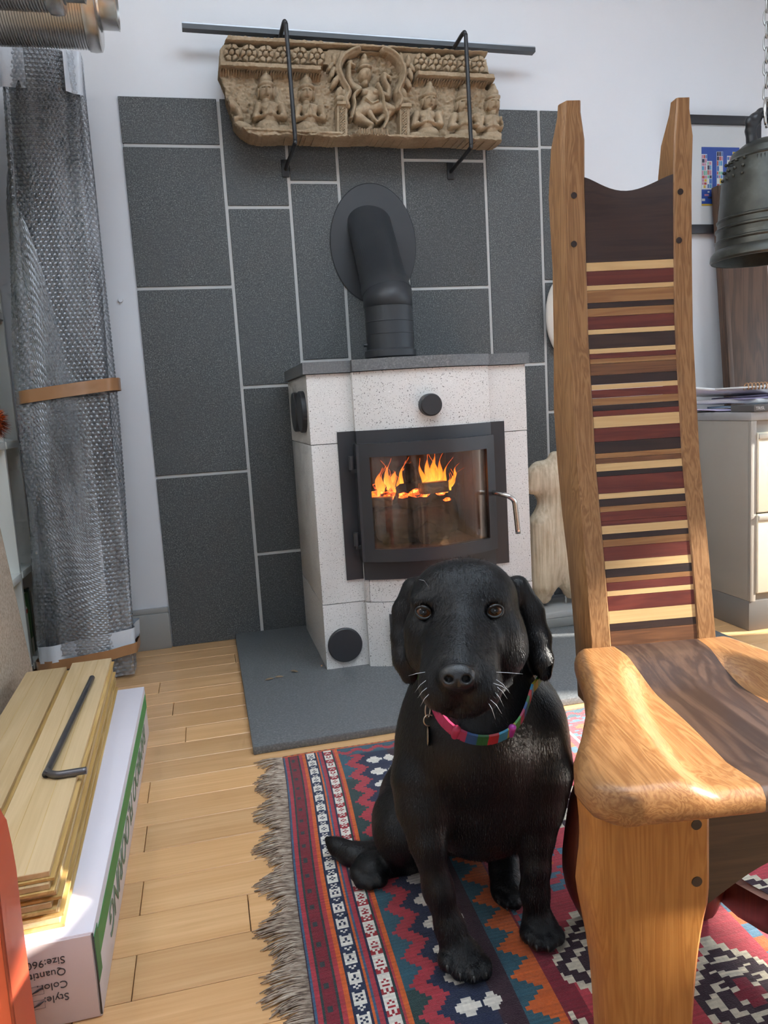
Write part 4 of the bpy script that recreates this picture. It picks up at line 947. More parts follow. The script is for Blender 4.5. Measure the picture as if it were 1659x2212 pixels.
# ================================================================== kilim rug
RGX0, RGX1, RGY0, RGY1 = .075, 1.10, .45, 1.712
def rug_colours():
    cs = .0036; xs = np.arange(RGX0, RGX1, cs); ys = np.arange(RGY0, RGY1, cs)
    X, Yg = np.meshgrid(xs+cs/2, ys+cs/2, indexing='ij')
    C = {'maroon': (.045, .012, .022), 'blue': (.040, .095, .17), 'red': (.36, .030, .045), 'green': (.016, .042, .042), 'burg': (.17, .010, .022), 'orange': (.55, .105, .018), 'navy': (.010, .018, .052),
         'cream': (.60, .54, .42), 'teal': (.022, .085, .12), 'aub': (.030, .010, .020), 'sky': (.070, .17, .25), 'pink': (.44, .042, .062), 'dred': (.20, .012, .028), 'wht': (.66, .62, .55)}
    O = np.zeros(X.shape+(3,)); x = X
    def put(m, c): O[m] = C[c]
    PER = .0572; ph = ((Yg-1.049)/PER); tri = np.abs(ph-np.round(ph))*2            # 0 at motif centre rows, 1 between
    st = np.floor(tri*4+.5)/4
    put(np.ones_like(X, bool), 'pink')
    # field -------------------------------------------------------------
    dx, dy = .150, .235                                                            # big stepped diamonds in the field
    u = (x-.497)/dx; iu = np.round(u); v = (Yg-.90)/dy-.5*(iu % 2); iv = np.round(v)
    a = np.abs(u-iu)*dx; b = np.abs(v-iv)*dy; sa = np.floor(a/.0105)*.0105; sb = np.floor(b/.0075)*.0075
    d = sa/.088+sb/.098; hook = ((np.floor(b/.0145)+np.floor(a/.021)) % 2 == 0)
    alt = ((iv+iu) % 2 == 0)
    fld = x > .402
    A, B = fld & alt, fld & ~alt
    put(A & (d < 1.0), 'cream'); put(A & (d < .84), 'aub'); put(A & (d < .66) & hook, 'cream'); put(A & (d < .40), 'aub'); put(A & (d < .34) & hook, 'cream'); put(A & (d < .17), 'dred')
    d2 = sa/.075+sb/.080
    put(B & (d2 < .92), 'sky'); put(B & (d2 < .72), 'pink'); put(B & (d2 < .55) & hook, 'sky'); put(B & (d2 < .30), 'pink'); put(B & (d2 < .16), 'orange')
    put(fld & (Yg < .99) & (x < .43) & (d >= 1), 'dred')
    # left field: teal / red zigzag / navy with white crosses / aubergine / blue and orange teeth
    z = (x > .205) & (x <= .3475)
    put(z, 'navy'); put(z & (x > .318), 'aub')
    Lr = .211+.026*st; put(z & (x < Lr), 'teal'); grn = (np.floor(Yg/.31) % 2 == 0); put(z & (x < Lr) & grn, 'green')
    put(z & (x >= Lr) & (x < Lr+.026), 'red')
    def crosses(cx, hw):
        w = np.where(tri < .16, hw, np.where(tri < .34, hw*.66, np.where(tri < .56, hw*.38, -1))); put(z & (np.abs(x-cx) < w), 'wht')
    crosses(.279, .0185); crosses(.3145, .0130)
    e = (x > .3475) & (x <= .398); put(e, 'orange'); put(e & (x < .352+.036*(1-st)), 'teal'); put((x > .398) & (x <= .404), 'dred')
    # border stripes -----------------------------------------------------
    S = [(.075, .0775, 'maroon'), (.0775, .082, 'blue'), (.082, .0885, 'red'), (.0885, .0915, 'green'), (.0915, .110, 'burg'), (.110, .1145, 'green'), (.1145, .1215, 'red'), (.1215, .1235, 'blue'), (.1235, .129, 'orange'), (.129, .134, 'navy'),
         (.134, .151, 'B1'), (.151, .1525, 'navy'), (.1525, .157, 'orange'), (.157, .1625, 'blue'), (.1625, .1675, 'red'), (.1675, .172, 'navy'), (.172, .1885, 'B2'), (.1885, .193, 'green'), (.193, .198, 'red'), (.198, .2035, 'orange'), (.2035, .206, 'green')]
    for a0, a1, c in S:
        m = (x >= a0) & (x < a1)
        if c[0] != 'B' or len(c) > 2:
            put(m, c)
            if c == 'burg': put(m & ((np.floor(Yg/.011) % 4) == 0) & (np.abs(x-.1005) < .005), 'green')
        else:
            q = ((Yg+(.02 if c == 'B2' else 0))/.0395) % 1.0; lo = 'navy' if c == 'B1' else 'burg2'
            if c == 'B2': C['burg2'] = (.30, .012, .02)
            put(m, 'wht'); cell = np.floor(q*2); t_ = (q*2) % 1.0; xc = (x-(a0+a1)/2)/(a1-a0)
            put(m & (cell == 0) & (t_ > .15) & (t_ < .85), lo)
            chk = ((np.floor((xc+.5)*6)+np.floor(t_*6)) % 2 == 0) & (np.abs(xc) < .34) & (np.abs(t_-.5) < .26)
            put(m & (cell == 0) & chk, 'wht'); put(m & (cell == 1) & chk, lo); put(m & (t_ < .07) & (np.abs(xc) < .3), lo)
    # right border
    put((x > .70) & (x < .75), 'pink'); m = (x > .715) & (x < .735); put(m, 'sky'); put(m & (np.floor(Yg/.028) % 2 == 0), 'orange'); put((x > .75) & (x < .757), 'wht'); put(x > 1.07, 'blue'); put(x > 1.085, 'maroon')
    put(Yg > RGY1-.009, 'orange'); put((Yg > RGY1-.006) & (np.floor(x/.008) % 2 == 0), 'maroon'); put((Yg > RGY1-.05) & (Yg < RGY1-.009) & (x > .206), 'teal'); zz_ = np.abs(((x/.05) % 1)-.5)*2; put((Yg > RGY1-.045+.018*np.floor(zz_*4)/4) & (Yg < RGY1-.03+.018*np.floor(zz_*4)/4) & (x > .206), 'red')
    # yarn-level variation
    r_ = np.random.default_rng(11); O *= (1+.16*(r_.random(X.shape)-.5))[..., None]; O *= (1+.10*np.sin(Yg*900)*np.ones_like(X))[..., None]
    rowv = 1+.22*(r_.random((1, X.shape[1]))-.5); O *= rowv[..., None]
    return xs, ys, cs, O
xs, ys, cs, O = rug_colours()
n0, n1 = len(xs), len(ys)
gx = np.append(xs, xs[-1]+cs); gy = np.append(ys, ys[-1]+cs); Xv, Yv = np.meshgrid(gx, gy, indexing='ij')
def rug_warp(X, Y): return X+.052*(Y-1.03)+.003*np.sin(Y*9), Y+.018*(X-.1)+.007*np.sin(X*7+1)*np.clip((Y-1.3)*2, 0, 1)
Xw, Yw = rug_warp(Xv, Yv)
Zw = .0045+.0035*np.clip(np.sin(Xv*13+Yv*3)*np.sin(Yv*8-Xv*5), 0, 1)+.003*np.clip(np.sin((Xv-.62)*60+(Yv-.8)*25), 0, 1)*np.exp(-((Xv-.63)**2+(Yv-.80)**2)/.002)
Zw = np.where((Xv <= gx[0]+1e-6) | (Yv >= gy[-1]-1e-6), .001, Zw)
V = np.stack([Xw, Yw, Zw], -1).reshape(-1, 3); I, J = np.meshgrid(np.arange(n0), np.arange(n1), indexing='ij')
Q = np.stack([I*(n1+1)+J, (I+1)*(n1+1)+J, (I+1)*(n1+1)+J+1, I*(n1+1)+J+1], -1).reshape(-1, 4)
t = NT('woven wool'); at_ = t.n('ShaderNodeAttribute', _attribute_name='yarn'); wv = t.noise(t.coord('Object', (320, 900, 1)), 1.0, 2); wv2 = t.noise(t.coord('Object'), 60, 4)
hv = t.n('ShaderNodeMath', _operation='ADD'); t.l(wv, hv.inputs[0]); t.l(wv2, hv.inputs[1])
t.set(color=t.mix(wv, at_.outputs['Color'], t.mix(.35, at_.outputs['Color'], (.75, .7, .62))) if False else at_.outputs['Color'], rough=.95, spec=.15, sheen=.25); t.bump(hv.outputs[0], .6, .002); M_RUG = t.m
rug = empty('kilim_rug', (.1, 1.0, 0), 'red, blue and cream patterned kilim rug with a fringed end on the wooden floor', 'rug')
rg = fastmesh('woven_field', V, Q, M_RUG, None, False)
ca = rg.data.color_attributes.new('yarn', 'FLOAT_COLOR', 'CORNER'); cols = np.ones((len(Q), 4, 4), np.float32); cols[:, :, :3] = O.reshape(-1, 1, 3); ca.data.foreach_set('color', cols.ravel())
wpart(rg, rug)
# fringe: twisted wool strands
rs = random.Random(5); Vf, Ff = [], []
nfr = 640
for k in range(nfr):
    y = RGY0+.15+(RGY1-.006-RGY0-.15)*k/(nfr-1); x0, yy = rug_warp(np.array(RGX0), np.array(y)); x0, yy = float(x0), float(yy)
    cl = math.sin(k*.35)*.4+math.sin(k*.11)*.8; L = .052+.014*math.sin(k*.09)+rs.uniform(-.012, .008); dy = rs.uniform(-.006, .006)+.006*cl-.004
    pts = [(x0+.002, yy, .004), (x0-L*.35, yy+dy*.3, .0055+.002*rs.random()), (x0-L*.7, yy+dy*.75, .004+.003*rs.random()), (x0-L, yy+dy*1.3, .0018)]
    v, f = tube_data(pts, [.0012, .0012, .0011, .0007], 5); o_ = len(Vf); Vf += v; Ff += [tuple(i+o_ for i in q) for q in f]
t = NT('undyed wool fringe'); nn = t.noise(t.coord('Object', (60, 260, 60)), 1, 3); t.set(color=t.ramp(nn, [(.3, (.10, .06, .045)), (.5, (.33, .25, .19)), (.7, (.55, .46, .37))]), rough=.95); M_FR = t.m
o = wpart(mesh('fringe', Vf, Ff, M_FR, None, True), rug); o['kind'] = 'stuff'

# ================================================================== tall-back chair
CA = R(7.86); CO = np.array([.58, .95, 0.0]); CU = np.array([math.cos(CA), -math.sin(CA), 0]); CWv = np.array([-math.sin(CA), -math.cos(CA), 0])
chair = empty('tall_back_chair', tuple(CO), 'tall-backed wooden chair with a striped inlaid back and scooped two-tone seat', 'chair')
chair.matrix_world = Matrix(((CU[0], CWv[0], 0, CO[0]), (CU[1], CWv[1], 0, CO[1]), (CU[2], CWv[2], 1, 0), (0, 0, 0, 1)))
# (u, w, z) is left-handed w.r.t. world, so mirror in w: local y = -w
chair.matrix_world = Matrix(((CU[0], -CWv[0], 0, CO[0]), (CU[1], -CWv[1], 0, CO[1]), (CU[2], -CWv[2], 1, 0), (0, 0, 0, 1)))
def ch_px(px, py, w):
    v = ray(px, py); C = CAM-CO; t = (w-C@CWv)/(v@CWv); P = C+t*v; return float(P@CU), float(P[2])
def L3(u, w, z): return (u, -w, z)
CC = .0145                                   # chair centre line
ASH_L, ASH_D = (.375, .205, .088), (.195, .092, .033)
M_ASH = wood('oiled elm', ASH_L, ASH_D, scale=2.2, axis='z', rough=.40, ring=1.9, contrast=.75, coat=.06)
M_ASHY = wood('oiled elm seat', (.40, .205, .078), (.21, .088, .027), scale=2.0, axis='y', rough=.40, ring=2.0, contrast=.7, coat=.06)
M_WALN = wood('walnut', (.060, .030, .020), (.022, .010, .008), scale=1.3, axis='x', rough=.36, contrast=.7)
M_WALY = wood('walnut seat', (.085, .048, .032), (.030, .016, .012), scale=1.2, axis='y', rough=.36, contrast=.9)
M_PADK = wood('padauk', (.17, .034, .020), (.085, .014, .010), scale=1.6, axis='x', rough=.36, contrast=.7)
M_PADZ = wood('padauk leg', (.17, .04, .02), (.09, .02, .011), scale=1.6, axis='z', rough=.36, contrast=.7)
M_MAPL = wood('maple', (.62, .44, .22), (.50, .32, .14), scale=1.5, axis='x', rough=.36, contrast=.4)
M_OAK = wood('oak', (.36, .19, .075), (.22, .10, .036), scale=1.8, axis='x', rough=.36, contrast=.8)
M_TEAK = wood('brown teak', (.20, .085, .035), (.10, .04, .018), scale=1.8, axis='x', rough=.36, contrast=.8)
M_EBON = wood('dark rosewood', (.040, .018, .014), (.014, .007, .007), scale=1.5, axis='x', rough=.36, contrast=.6)
M_PEG = plain('dark peg', (.02, .01, .008), .4)
zs_ = [.36, .44, .50, .56, .63, .70, .78, .88, .98, 1.08, 1.14, 1.176, 1.190]
def wf(z): return float(np.interp(z, [.36, .44, .55, .70, .90, 1.08, 1.2], [.020, .015, -.002, -.030, -.050, -.050, -.042]))
def wbk(z): return float(np.interp(z, [.36, .44, .55, .65, .77, .9, 1.0, 1.08, 1.2], [-.040, -.045, -.062, -.084, -.096, -.090, -.096, -.108, -.098]))
def post(u0, u1, side):
    bm = bmesh.new(); rings = []
    for z in zs_:
        f, b = wf(z), wbk(z); a0, a1 = u0, u1
        fl = float(np.interp(z, [.36, .44, .9, 1.2], [0, 0, 0, 0]))
        if z > 1.17: a0 += .004; a1 -= .004; f -= .004; b += .006
        if z > 1.10: b += (z-1.10)*.25
        # outer side swells slightly towards the back at mid height
        sw = .006*math.exp(-((z-.78)/.2)**2)
        c = .006
        if side < 0: pts = [(a0+c, f), (a1-.002, f), (a1, f-.002), (a1, b+c), (a1-c, b), (a0-sw+c, b), (a0-sw, b+c), (a0, f-c*2.2)]
        else: pts = [(a0+.002, f), (a1-c, f), (a1, f-c*2.2), (a1+sw, b+c), (a1+sw-c, b), (a0+c, b), (a0, b+c), (a0, f-.002)]
        rings.append([bm.verts.new(L3(u, w, z)) for u, w in pts])
    n = 8
    for r0, r1 in zip(rings[:-1], rings[1:]):
        for k in range(n): bm.faces.new((r0[k], r0[(k+1) % n], r1[(k+1) % n], r1[k]))
    bm.faces.new(rings[0]); bm.faces.new(rings[-1])
    return bm_obj('back_post', bm, M_ASH, chair, auto=True)
PL, PRt = -.0485, .0775                      # panel edges
post(PL-.034, PL, -1); post(PRt, PRt+.032, 1)
def solve_z(px, py):
    w = 0.0
    for _ in range(8): u, z = ch_px(px, py, w); w = wf(z)-.001
    return z
SL = [('M', 70, 118), ('R', 118, 195), ('M', 195, 222), ('O', 222, 290), ('E', 290, 320), ('O', 320, 365), ('P', 365, 435), ('M', 435, 462), ('W', 462, 540), ('M', 540, 567), ('P', 567, 595), ('O', 595, 622), ('T', 622, 685), ('E', 685, 735), ('M', 735, 763),
      ('P', 763, 808), ('O', 808, 848), ('E', 848, 877), ('P', 877, 907), ('M', 907, 970), ('R', 970, 1045), ('E', 1045, 1107), ('O', 1107, 1135), ('T', 1135, 1163), ('M', 1163, 1205), ('E', 1205, 1232), ('P', 1232, 1325), ('M', 1325, 1355), ('E', 1355, 1395),
      ('O', 1395, 1425), ('P', 1425, 1475), ('R', 1475, 1500), ('M', 1500, 1545), ('E', 1545, 1575), ('O', 1575, 1615), ('P', 1615, 1690), ('M', 1690, 1735), ('E', 1735, 1780), ('O', 1780, 1808), ('P', 1808, 1853), ('M', 1853, 1882), ('R', 1882, 1962), ('M', 1962, 2032), ('W', 2032, 2072), ('T', 2072, 2168)]
SM = {'M': M_MAPL, 'R': M_PADK, 'O': M_OAK, 'E': M_EBON, 'P': M_PADK, 'W': M_WALN, 'T': M_TEAK}
edge = lambda c: float(np.interp(c, [70, 600, 1000, 1400, 1800, 2168], [1260.5, 1266, 1281, 1297, 1312, 1319.5]))
zb_ = None
for (k, a, b) in SL:
    za = solve_z(edge(a), 540+a/2.513) if zb_ is None else zb_; zb_ = solve_z(edge(b), 540+b/2.513); bm = bmesh.new(); pts = []
    if zb_ < .438: zb_ = .437
    V8 = [bm.verts.new(L3(u, w, z)) for z in (zb_+.0002, za-.0002) for (u, w) in ((PL, wf(z)-.0015), (PRt, wf(z)-.0015), (PRt, wf(z)-.022), (PL, wf(z)-.022))]
    for q in ((0, 1, 2, 3), (4, 5, 6, 7), (0, 1, 5, 4), (1, 2, 6, 5), (2, 3, 7, 6), (3, 0, 4, 7)): bm.faces.new([V8[i] for i in q])
    bm_obj('back_slat', bm, SM[k], chair)
    if k == 'M' and a == 70: z_crest0 = za
# crest panel with a dipped top
n = 16; bm = bmesh.new(); fr_, bk_ = [], []
z_hi = 1.092
for rows in (0, 1, 2, 3, 4):
    pass
G = {}
for i in range(n+1):
    s_ = i/n; u = PL+(PRt-PL)*s_; ztop = z_hi-.017*math.sin(math.pi*s_)**1.3
    for k in range(6):
        z = z_crest0+.0002+(ztop-z_crest0)*k/5; dish = .010*math.sin(math.pi*s_)*(k/5)**2
        G[i, k, 0] = bm.verts.new(L3(u, wf(z)-.0015-dish, z)); G[i, k, 1] = bm.verts.new(L3(u, wf(z)-.028, z))
for i in range(n):
    for k in range(5):
        bm.faces.new((G[i, k, 0], G[i+1, k, 0], G[i+1, k+1, 0], G[i, k+1, 0])); bm.faces.new((G[i, k, 1], G[i, k+1, 1], G[i+1, k+1, 1], G[i+1, k, 1]))
    bm.faces.new((G[i, 5, 0], G[i+1, 5, 0], G[i+1, 5, 1], G[i, 5, 1])); bm.faces.new((G[i, 0, 0], G[i, 0, 1], G[i+1, 0, 1], G[i+1, 0, 0]))
for k in range(5):
    bm.faces.new((G[0, k, 0], G[0, k+1, 0], G[0, k+1, 1], G[0, k, 1])); bm.faces.new((G[n, k, 0], G[n, k, 1], G[n, k+1, 1], G[n, k+1, 0]))
bm_obj('crest_panel', bm, wood('walnut crest', (.046, .022, .016), (.020, .009, .008), scale=1.2, axis='x', rough=.34, contrast=.6), chair, auto=True)
# pegs
for (px, py) in ((1240, 422), (1240, 527), (1470, 414), (1467, 519)):
    z = solve_z(px, py); w = wf(z); u, z = ch_px(px, py, w+.0005)
    lathe('peg', [(0, -(w+.0008)), (.0042, -(w+.0008)), (.0042, -w+.004), (0, -w+.004)], M_PEG, chair, 16, (u, 0, z), 'y')
# seat: outline (w -> half-width left/right), scooped top
def hw(w): return float(np.interp(w, [.0, .02, .06, .12, .19, .25, .305, .348, .377, .394, .402], [.108, .120, .130, .143, .165, .192, .220, .234, .231, .218, .195]))
SW0, SW1, ST, SB = .006, .402, .445, .4095
def seat_top(u, w):
    uu = (u-CC); s_ = abs(uu)
    bd = float(np.interp(w, [.03, .07, .12, .18, .24, .29, .34, .374, .42], [.055, .082, .098, .116, .131, .140, .147, .150, .150]))
    q = min(1.0, max(0.0, (bd-s_)/.034)); q = q*q*(3-2*q); pr = min(1.0, max(0.0, (w-.03)/.12)); pr = pr*pr*(3-2*pr)*float(np.interp(w, [.32, .375, .402], [1, .6, .4]))
    return ST+.003-.021*q*pr-.004*q*math.sin(min(1.0, max(0.0, (bd-s_)/bd))*math.pi)*pr+.006*math.exp(-(s_/.03)**2)*float(np.interp(w, [.25, .42], [0, 1]))
def seat_piece(name, f0, f1, mat, nw=64, nu=34):
    bm = bmesh.new(); T, B = {}, {}; 
    ws = [SW0+(SW1-SW0)*(i/nw) for i in range(nw+1)]
    for i, w in enumerate(ws):
        h_ = hw(w); lo = max(CC-h_, f0(w)) if f0 else CC-h_; hi = min(CC+h_, f1(w)) if f1 else CC+h_
        for j in range(nu+1):
            u = lo+(hi-lo)*j/nu; z = seat_top(u, w); zb2 = SB
            # rounded rim
            de = min(h_-abs(u-CC), (SW1-w)*1.3+.002, (w-SW0)*1.5+.004); rr = .020
            if de < rr: z -= rr*.9*(1-math.sqrt(max(0, 1-(1-de/rr)**2))); zb2 += .012*(1-math.sqrt(max(0, 1-(1-min(1, de/rr))**2)))
            z = max(z, zb2+.004)
            T[i, j] = bm.verts.new(L3(u, w, z)); B[i, j] = bm.verts.new(L3(u, w, zb2))
    for i in range(nw):
        for j in range(nu):
            bm.faces.new((T[i, j], T[i, j+1], T[i+1, j+1], T[i+1, j])); bm.faces.new((B[i, j], B[i+1, j], B[i+1, j+1], B[i, j+1]))
        for j in (0, nu): bm.faces.new((T[i, j], T[i+1, j], B[i+1, j], B[i, j]))
    for j in range(nu):
        for i in (0, nw): bm.faces.new((T[i, j], T[i, j+1], B[i, j+1], B[i, j]))
    o = bm_obj(name, bm, mat, chair, auto=True)
    try: o.data.set_sharp_from_angle(angle=R(60))
    except Exception: pass
    return o
sl_ = lambda w: -.0475-.030*(w-.1)*(w > .1)+.008*math.sin(w*9); sr_ = lambda w: 2*CC-sl_(w)
seat_piece('seat_board', None, lambda w: sl_(w)-.0001, M_ASHY); seat_piece('seat_centre', sl_, sr_, M_WALY); seat_piece('seat_board', lambda w: sr_(w)+.0001, None, M_ASHY)
# front legs
WL = .362
Lc = [ch_px(px, py, WL) for px, py in ((1279, 1778), (1286, 1830), (1285, 1877), (1277, 1940), (1276, 1965), (1283, 1995), (1300, 2083), (1308, 2140), (1314, 2212))]
Rc = [ch_px(px, py, WL) for px, py in ((1536, 1767), (1536, 1850), (1536, 1943), (1525, 1987), (1517, 2030), (1511, 2075), (1505, 2140), (1500, 2212))]
Lc[0] = (Lc[0][0], SB+.003); Rc[0] = (Rc[0][0], SB+.003)
def leg(Lp, Rp, w, th, mat, name, mirror=False, zfoot=0.0095, round_=.012):
    zs = np.linspace(SB+.003, zfoot, 26); lz = [p[1] for p in Lp][::-1]; lu = [p[0] for p in Lp][::-1]; rz = [p[1] for p in Rp][::-1]; ru = [p[0] for p in Rp][::-1]
    bm = bmesh.new(); rings = []
    for z in zs:
        a = float(np.interp(z, lz, lu)); b = float(np.interp(z, rz, ru))
        if z < lz[0]: a = lu[0]+(lu[0]-lu[1])/(lz[0]-lz[1]+1e-9)*(z-lz[0])*.5
        if z < rz[0]: b = ru[0]+(ru[0]-ru[1])/(rz[0]-rz[1]+1e-9)*(z-rz[0])*.5
        if mirror: a, b = 2*CC-b, 2*CC-a
        c = round_; big = .028
        outer = [(a, w-big), (a+.006, w-.012), (a+.016, w-.004), (a+.032, w)] if not mirror else [(a, w-.004), (a+.004, w)]
        inner = [(b-.004, w), (b, w-.004)] if not mirror else [(b-.032, w), (b-.016, w-.004), (b-.006, w-.012), (b, w-big)]
        pts = outer+inner+[(b, w-th+.004), (b-.004, w-th), (a+.004, w-th), (a, w-th+.004)]
        rings.append([bm.verts.new(L3(u, ww, z)) for u, ww in pts])
    n = len(rings[0])
    for r0, r1 in zip(rings[:-1], rings[1:]):
        for k in range(n): bm.faces.new((r0[k], r0[(k+1) % n], r1[(k+1) % n], r1[k]))
    bm.faces.new(rings[0]); bm.faces.new(rings[-1]); return bm_obj(name, bm, mat, chair, auto=True)
M_LEGF = wood('golden elm leg', (.46, .21, .05), (.30, .112, .02), scale=1.8, axis='z', rough=.40, ring=1.8, contrast=.6, coat=.06)
leg(Lc, Rc, WL, .048, M_LEGF, 'front_leg'); leg(Lc, Rc, WL, .048, M_LEGF, 'front_leg', mirror=True)
for (px, py) in ((1505, 1782), (1506, 1905)):
    u, z = ch_px(px, py, WL+.0005)
    for uu in (u, 2*CC-u): lathe('peg', [(0, -(WL+.0006)), (.0052, -(WL+.0006)), (.0052, -WL+.004), (0, -WL+.004)], M_PEG, chair, 18, (uu, 0, z), 'y')
# arched front apron
ua = ch_px(1536, 1767, WL-.012)[0]; zlo = ch_px(1538, 1948, WL-.012)[1]; z_mid = zlo+.045
pts = []
for k in range(21):
    s_ = k/20; u = ua-.004+(2*(CC-ua)+.008)*s_; pts.append(L3(u, WL-.010, zlo+(z_mid-zlo)*math.sin(math.pi*s_)))
pts += [L3(2*CC-ua+.004, WL-.010, SB+.003), L3(ua-.004, WL-.010, SB+.003)]
prism('front_apron', pts, L3(0, -.028, 0), M_WALN, chair)
# rear legs
WR = .012
Lb = [ch_px(px, py, WR) for px, py in ((1252, 1760), (1243, 1820), (1236, 1880), (1237, 1920), (1246, 1960), (1262, 1995), (1282, 2030))]
uL = [p[0] for p in Lb]
Lb = [(-.066, SB+.003), (-.070, .30), (-.088, .235)]+Lb
Rb = [(-.010, SB+.003), (-.018, .12), (-.030, .0)]
leg(Lb, Rb, WR, .05, M_PADZ, 'rear_leg', zfoot=.0095); leg(Lb, Rb, WR, .05, M_PADZ, 'rear_leg', mirror=True, zfoot=.0095)
for s_ in (-1, 1):                                   # side rails under the seat
    ua_, ub_ = (CC+s_*.095, CC+s_*.165); 
    prism('side_rail', [L3(ua_, WR-.02, SB-.075), L3(ua_, WR-.02, SB+.003), L3(ub_, WL-.03, SB+.003), L3(ub_, WL-.03, SB-.075)], (.02*s_*-1, 0, 0), M_WALN, chair)
# low right-hand side stretcher, rising towards the front
for s_ in (1, -1):
    lo = [(-.03, .018), (.04, .030), (.10, .052), (.18, .085), (.26, .115), (.34, .135)]; pts = [L3(CC+s_*(.108+.0), w, z) for w, z in lo]+[L3(CC+s_*.108, w, z+.050) for w, z in lo[::-1]]
    if s_ == 1: prism('side_stretcher', pts, (.016, 0, 0), M_PADZ, chair, bevel=.002)
# ================================================================== black dog
def fur_mat():
    t = NT('black short coat'); c = t.coord('Object'); n1 = t.noise(t.coord('Object', (1, 1, .32)), 170, 4, .6, .4); n2 = t.noise(c, 12, 3)
    n3 = t.noise(t.coord('Object', (1, 1, .25)), 420, 3, .6)
    t.set(color=t.ramp(n1, [(.3, (.0015, .0015, .0018)), (.7, (.005, .005, .006))]), rough=t.ramp(n2, [(.3, (.34, .34, .34)), (.7, (.5, .5, .5))]), spec=.3, sheen=.0)
    t.b.inputs['Sheen Roughness'].default_value = .4; t.b.inputs['Sheen Tint'].default_value = (.75, .85, 1, 1)
    h = t.n('ShaderNodeMath', _operation='ADD'); t.l(n1, h.inputs[0]); t.l(n3, h.inputs[1]); t.bump(h.outputs[0], .55, .0016); return t.m
M_FUR = fur_mat()
dg = SDF()
# torso (leaning back from the shoulders to the rump on the floor)
dg.ell(D(1040, 1640, 1.185), (.116, .150, .105), .03)
dg.cap(D(1035, 1600, 1.20), D(1000, 1690, 1.40), .108, .122, .04)
dg.ell(D(985, 1715, 1.42), (.125, .095, .09), .04)
dg.ell(D(925, 1640, 1.15), (.048, .105, .060), .035); dg.ell(D(1163, 1630, 1.16), (.044, .105, .060), .035)
dg.cap(D(1012, 1390, 1.145), D(1037, 1550, 1.175), .078, .105, .04)
dg.ell(D(1020, 1590, 1.085), (.060, .075, .045), .045)
# front legs
dg.chain([(D(912, 1690, 1.125), .046), (D(914, 1745, 1.115), .036), (D(923, 1817, 1.10), .0235), (D(947, 1922, 1.098), .0195), (D(972, 2005, 1.098), .0185), (D(985, 2040, 1.096), .0205)], .018)
dg.chain([(D(1170, 1670, 1.135), .044), (D(1165, 1745, 1.135), .031), (D(1160, 1812, 1.135), .0225), (D(1157, 1875, 1.132), .0185), (D(1155, 1925, 1.138), .0185), (D(1160, 1970, 1.142), .020)], .018)
dg.ell(D(1148, 1865, 1.155), (.012, .02, .014), .012)
def paw(c, toes, rt, pad=(.030, .020, .030)):
    dg.ell(D(*c), pad, .016)
    for tx in toes: dg.ell(D(*tx), (rt, rt*.95, rt*1.5), .003)
paw((1000, 2064, 1.090), [(966, 2074, 1.078), (992, 2092, 1.070), (1020, 2098, 1.066), (1042, 2086, 1.074)], .0142)
dg.ell(D(1044, 2104, 1.062), (.010, .008, .010), .006)
paw((1168, 2006, 1.138), [(1142, 2016, 1.126), (1160, 2030, 1.117), (1182, 2032, 1.116), (1200, 2020, 1.124)], .0136, (.028, .021, .028))
# hind legs
dg.chain([(D(905, 1740, 1.36), .075), (D(880, 1775, 1.30), .055), (D(868, 1800, 1.265), .038)], .03)
dg.chain([(D(905, 1855, 1.36), .028), (D(860, 1868, 1.335), .026), (D(815, 1876, 1.315), .026)], .02)
dg.cap(D(868, 1810, 1.28), D(895, 1850, 1.345), .034, .028, .03)
paw((800, 1876, 1.310), [(772, 1884, 1.305), (782, 1900, 1.292), (800, 1905, 1.288), (820, 1898, 1.290)], .0145, (.030, .022, .030))
dg.chain([(D(1085, 1720, 1.36), .065), (D(1105, 1760, 1.30), .048), (D(1118, 1790, 1.27), .030)], .03)
dg.chain([(D(1088, 1790, 1.33), .030), (D(1086, 1830, 1.30), .024), (D(1092, 1880, 1.265), .023), (D(1098, 1920, 1.24), .024)], .02)
paw((1100, 1925, 1.235), [(1080, 1935, 1.222), (1095, 1946, 1.212), (1111, 1948, 1.212), (1122, 1938, 1.222)], .0120, (.027, .020, .026))
# tail
dg.chain([(D(880, 1838, 1.385), .028), (D(810, 1853, 1.362), .025), (D(760, 1848, 1.360), .0195), (D(727, 1828, 1.372), .012), (D(706, 1812, 1.380), .004)], .02)
# belly
dg.ell(D(1010, 1740, 1.26), (.085, .045, .09), .04)
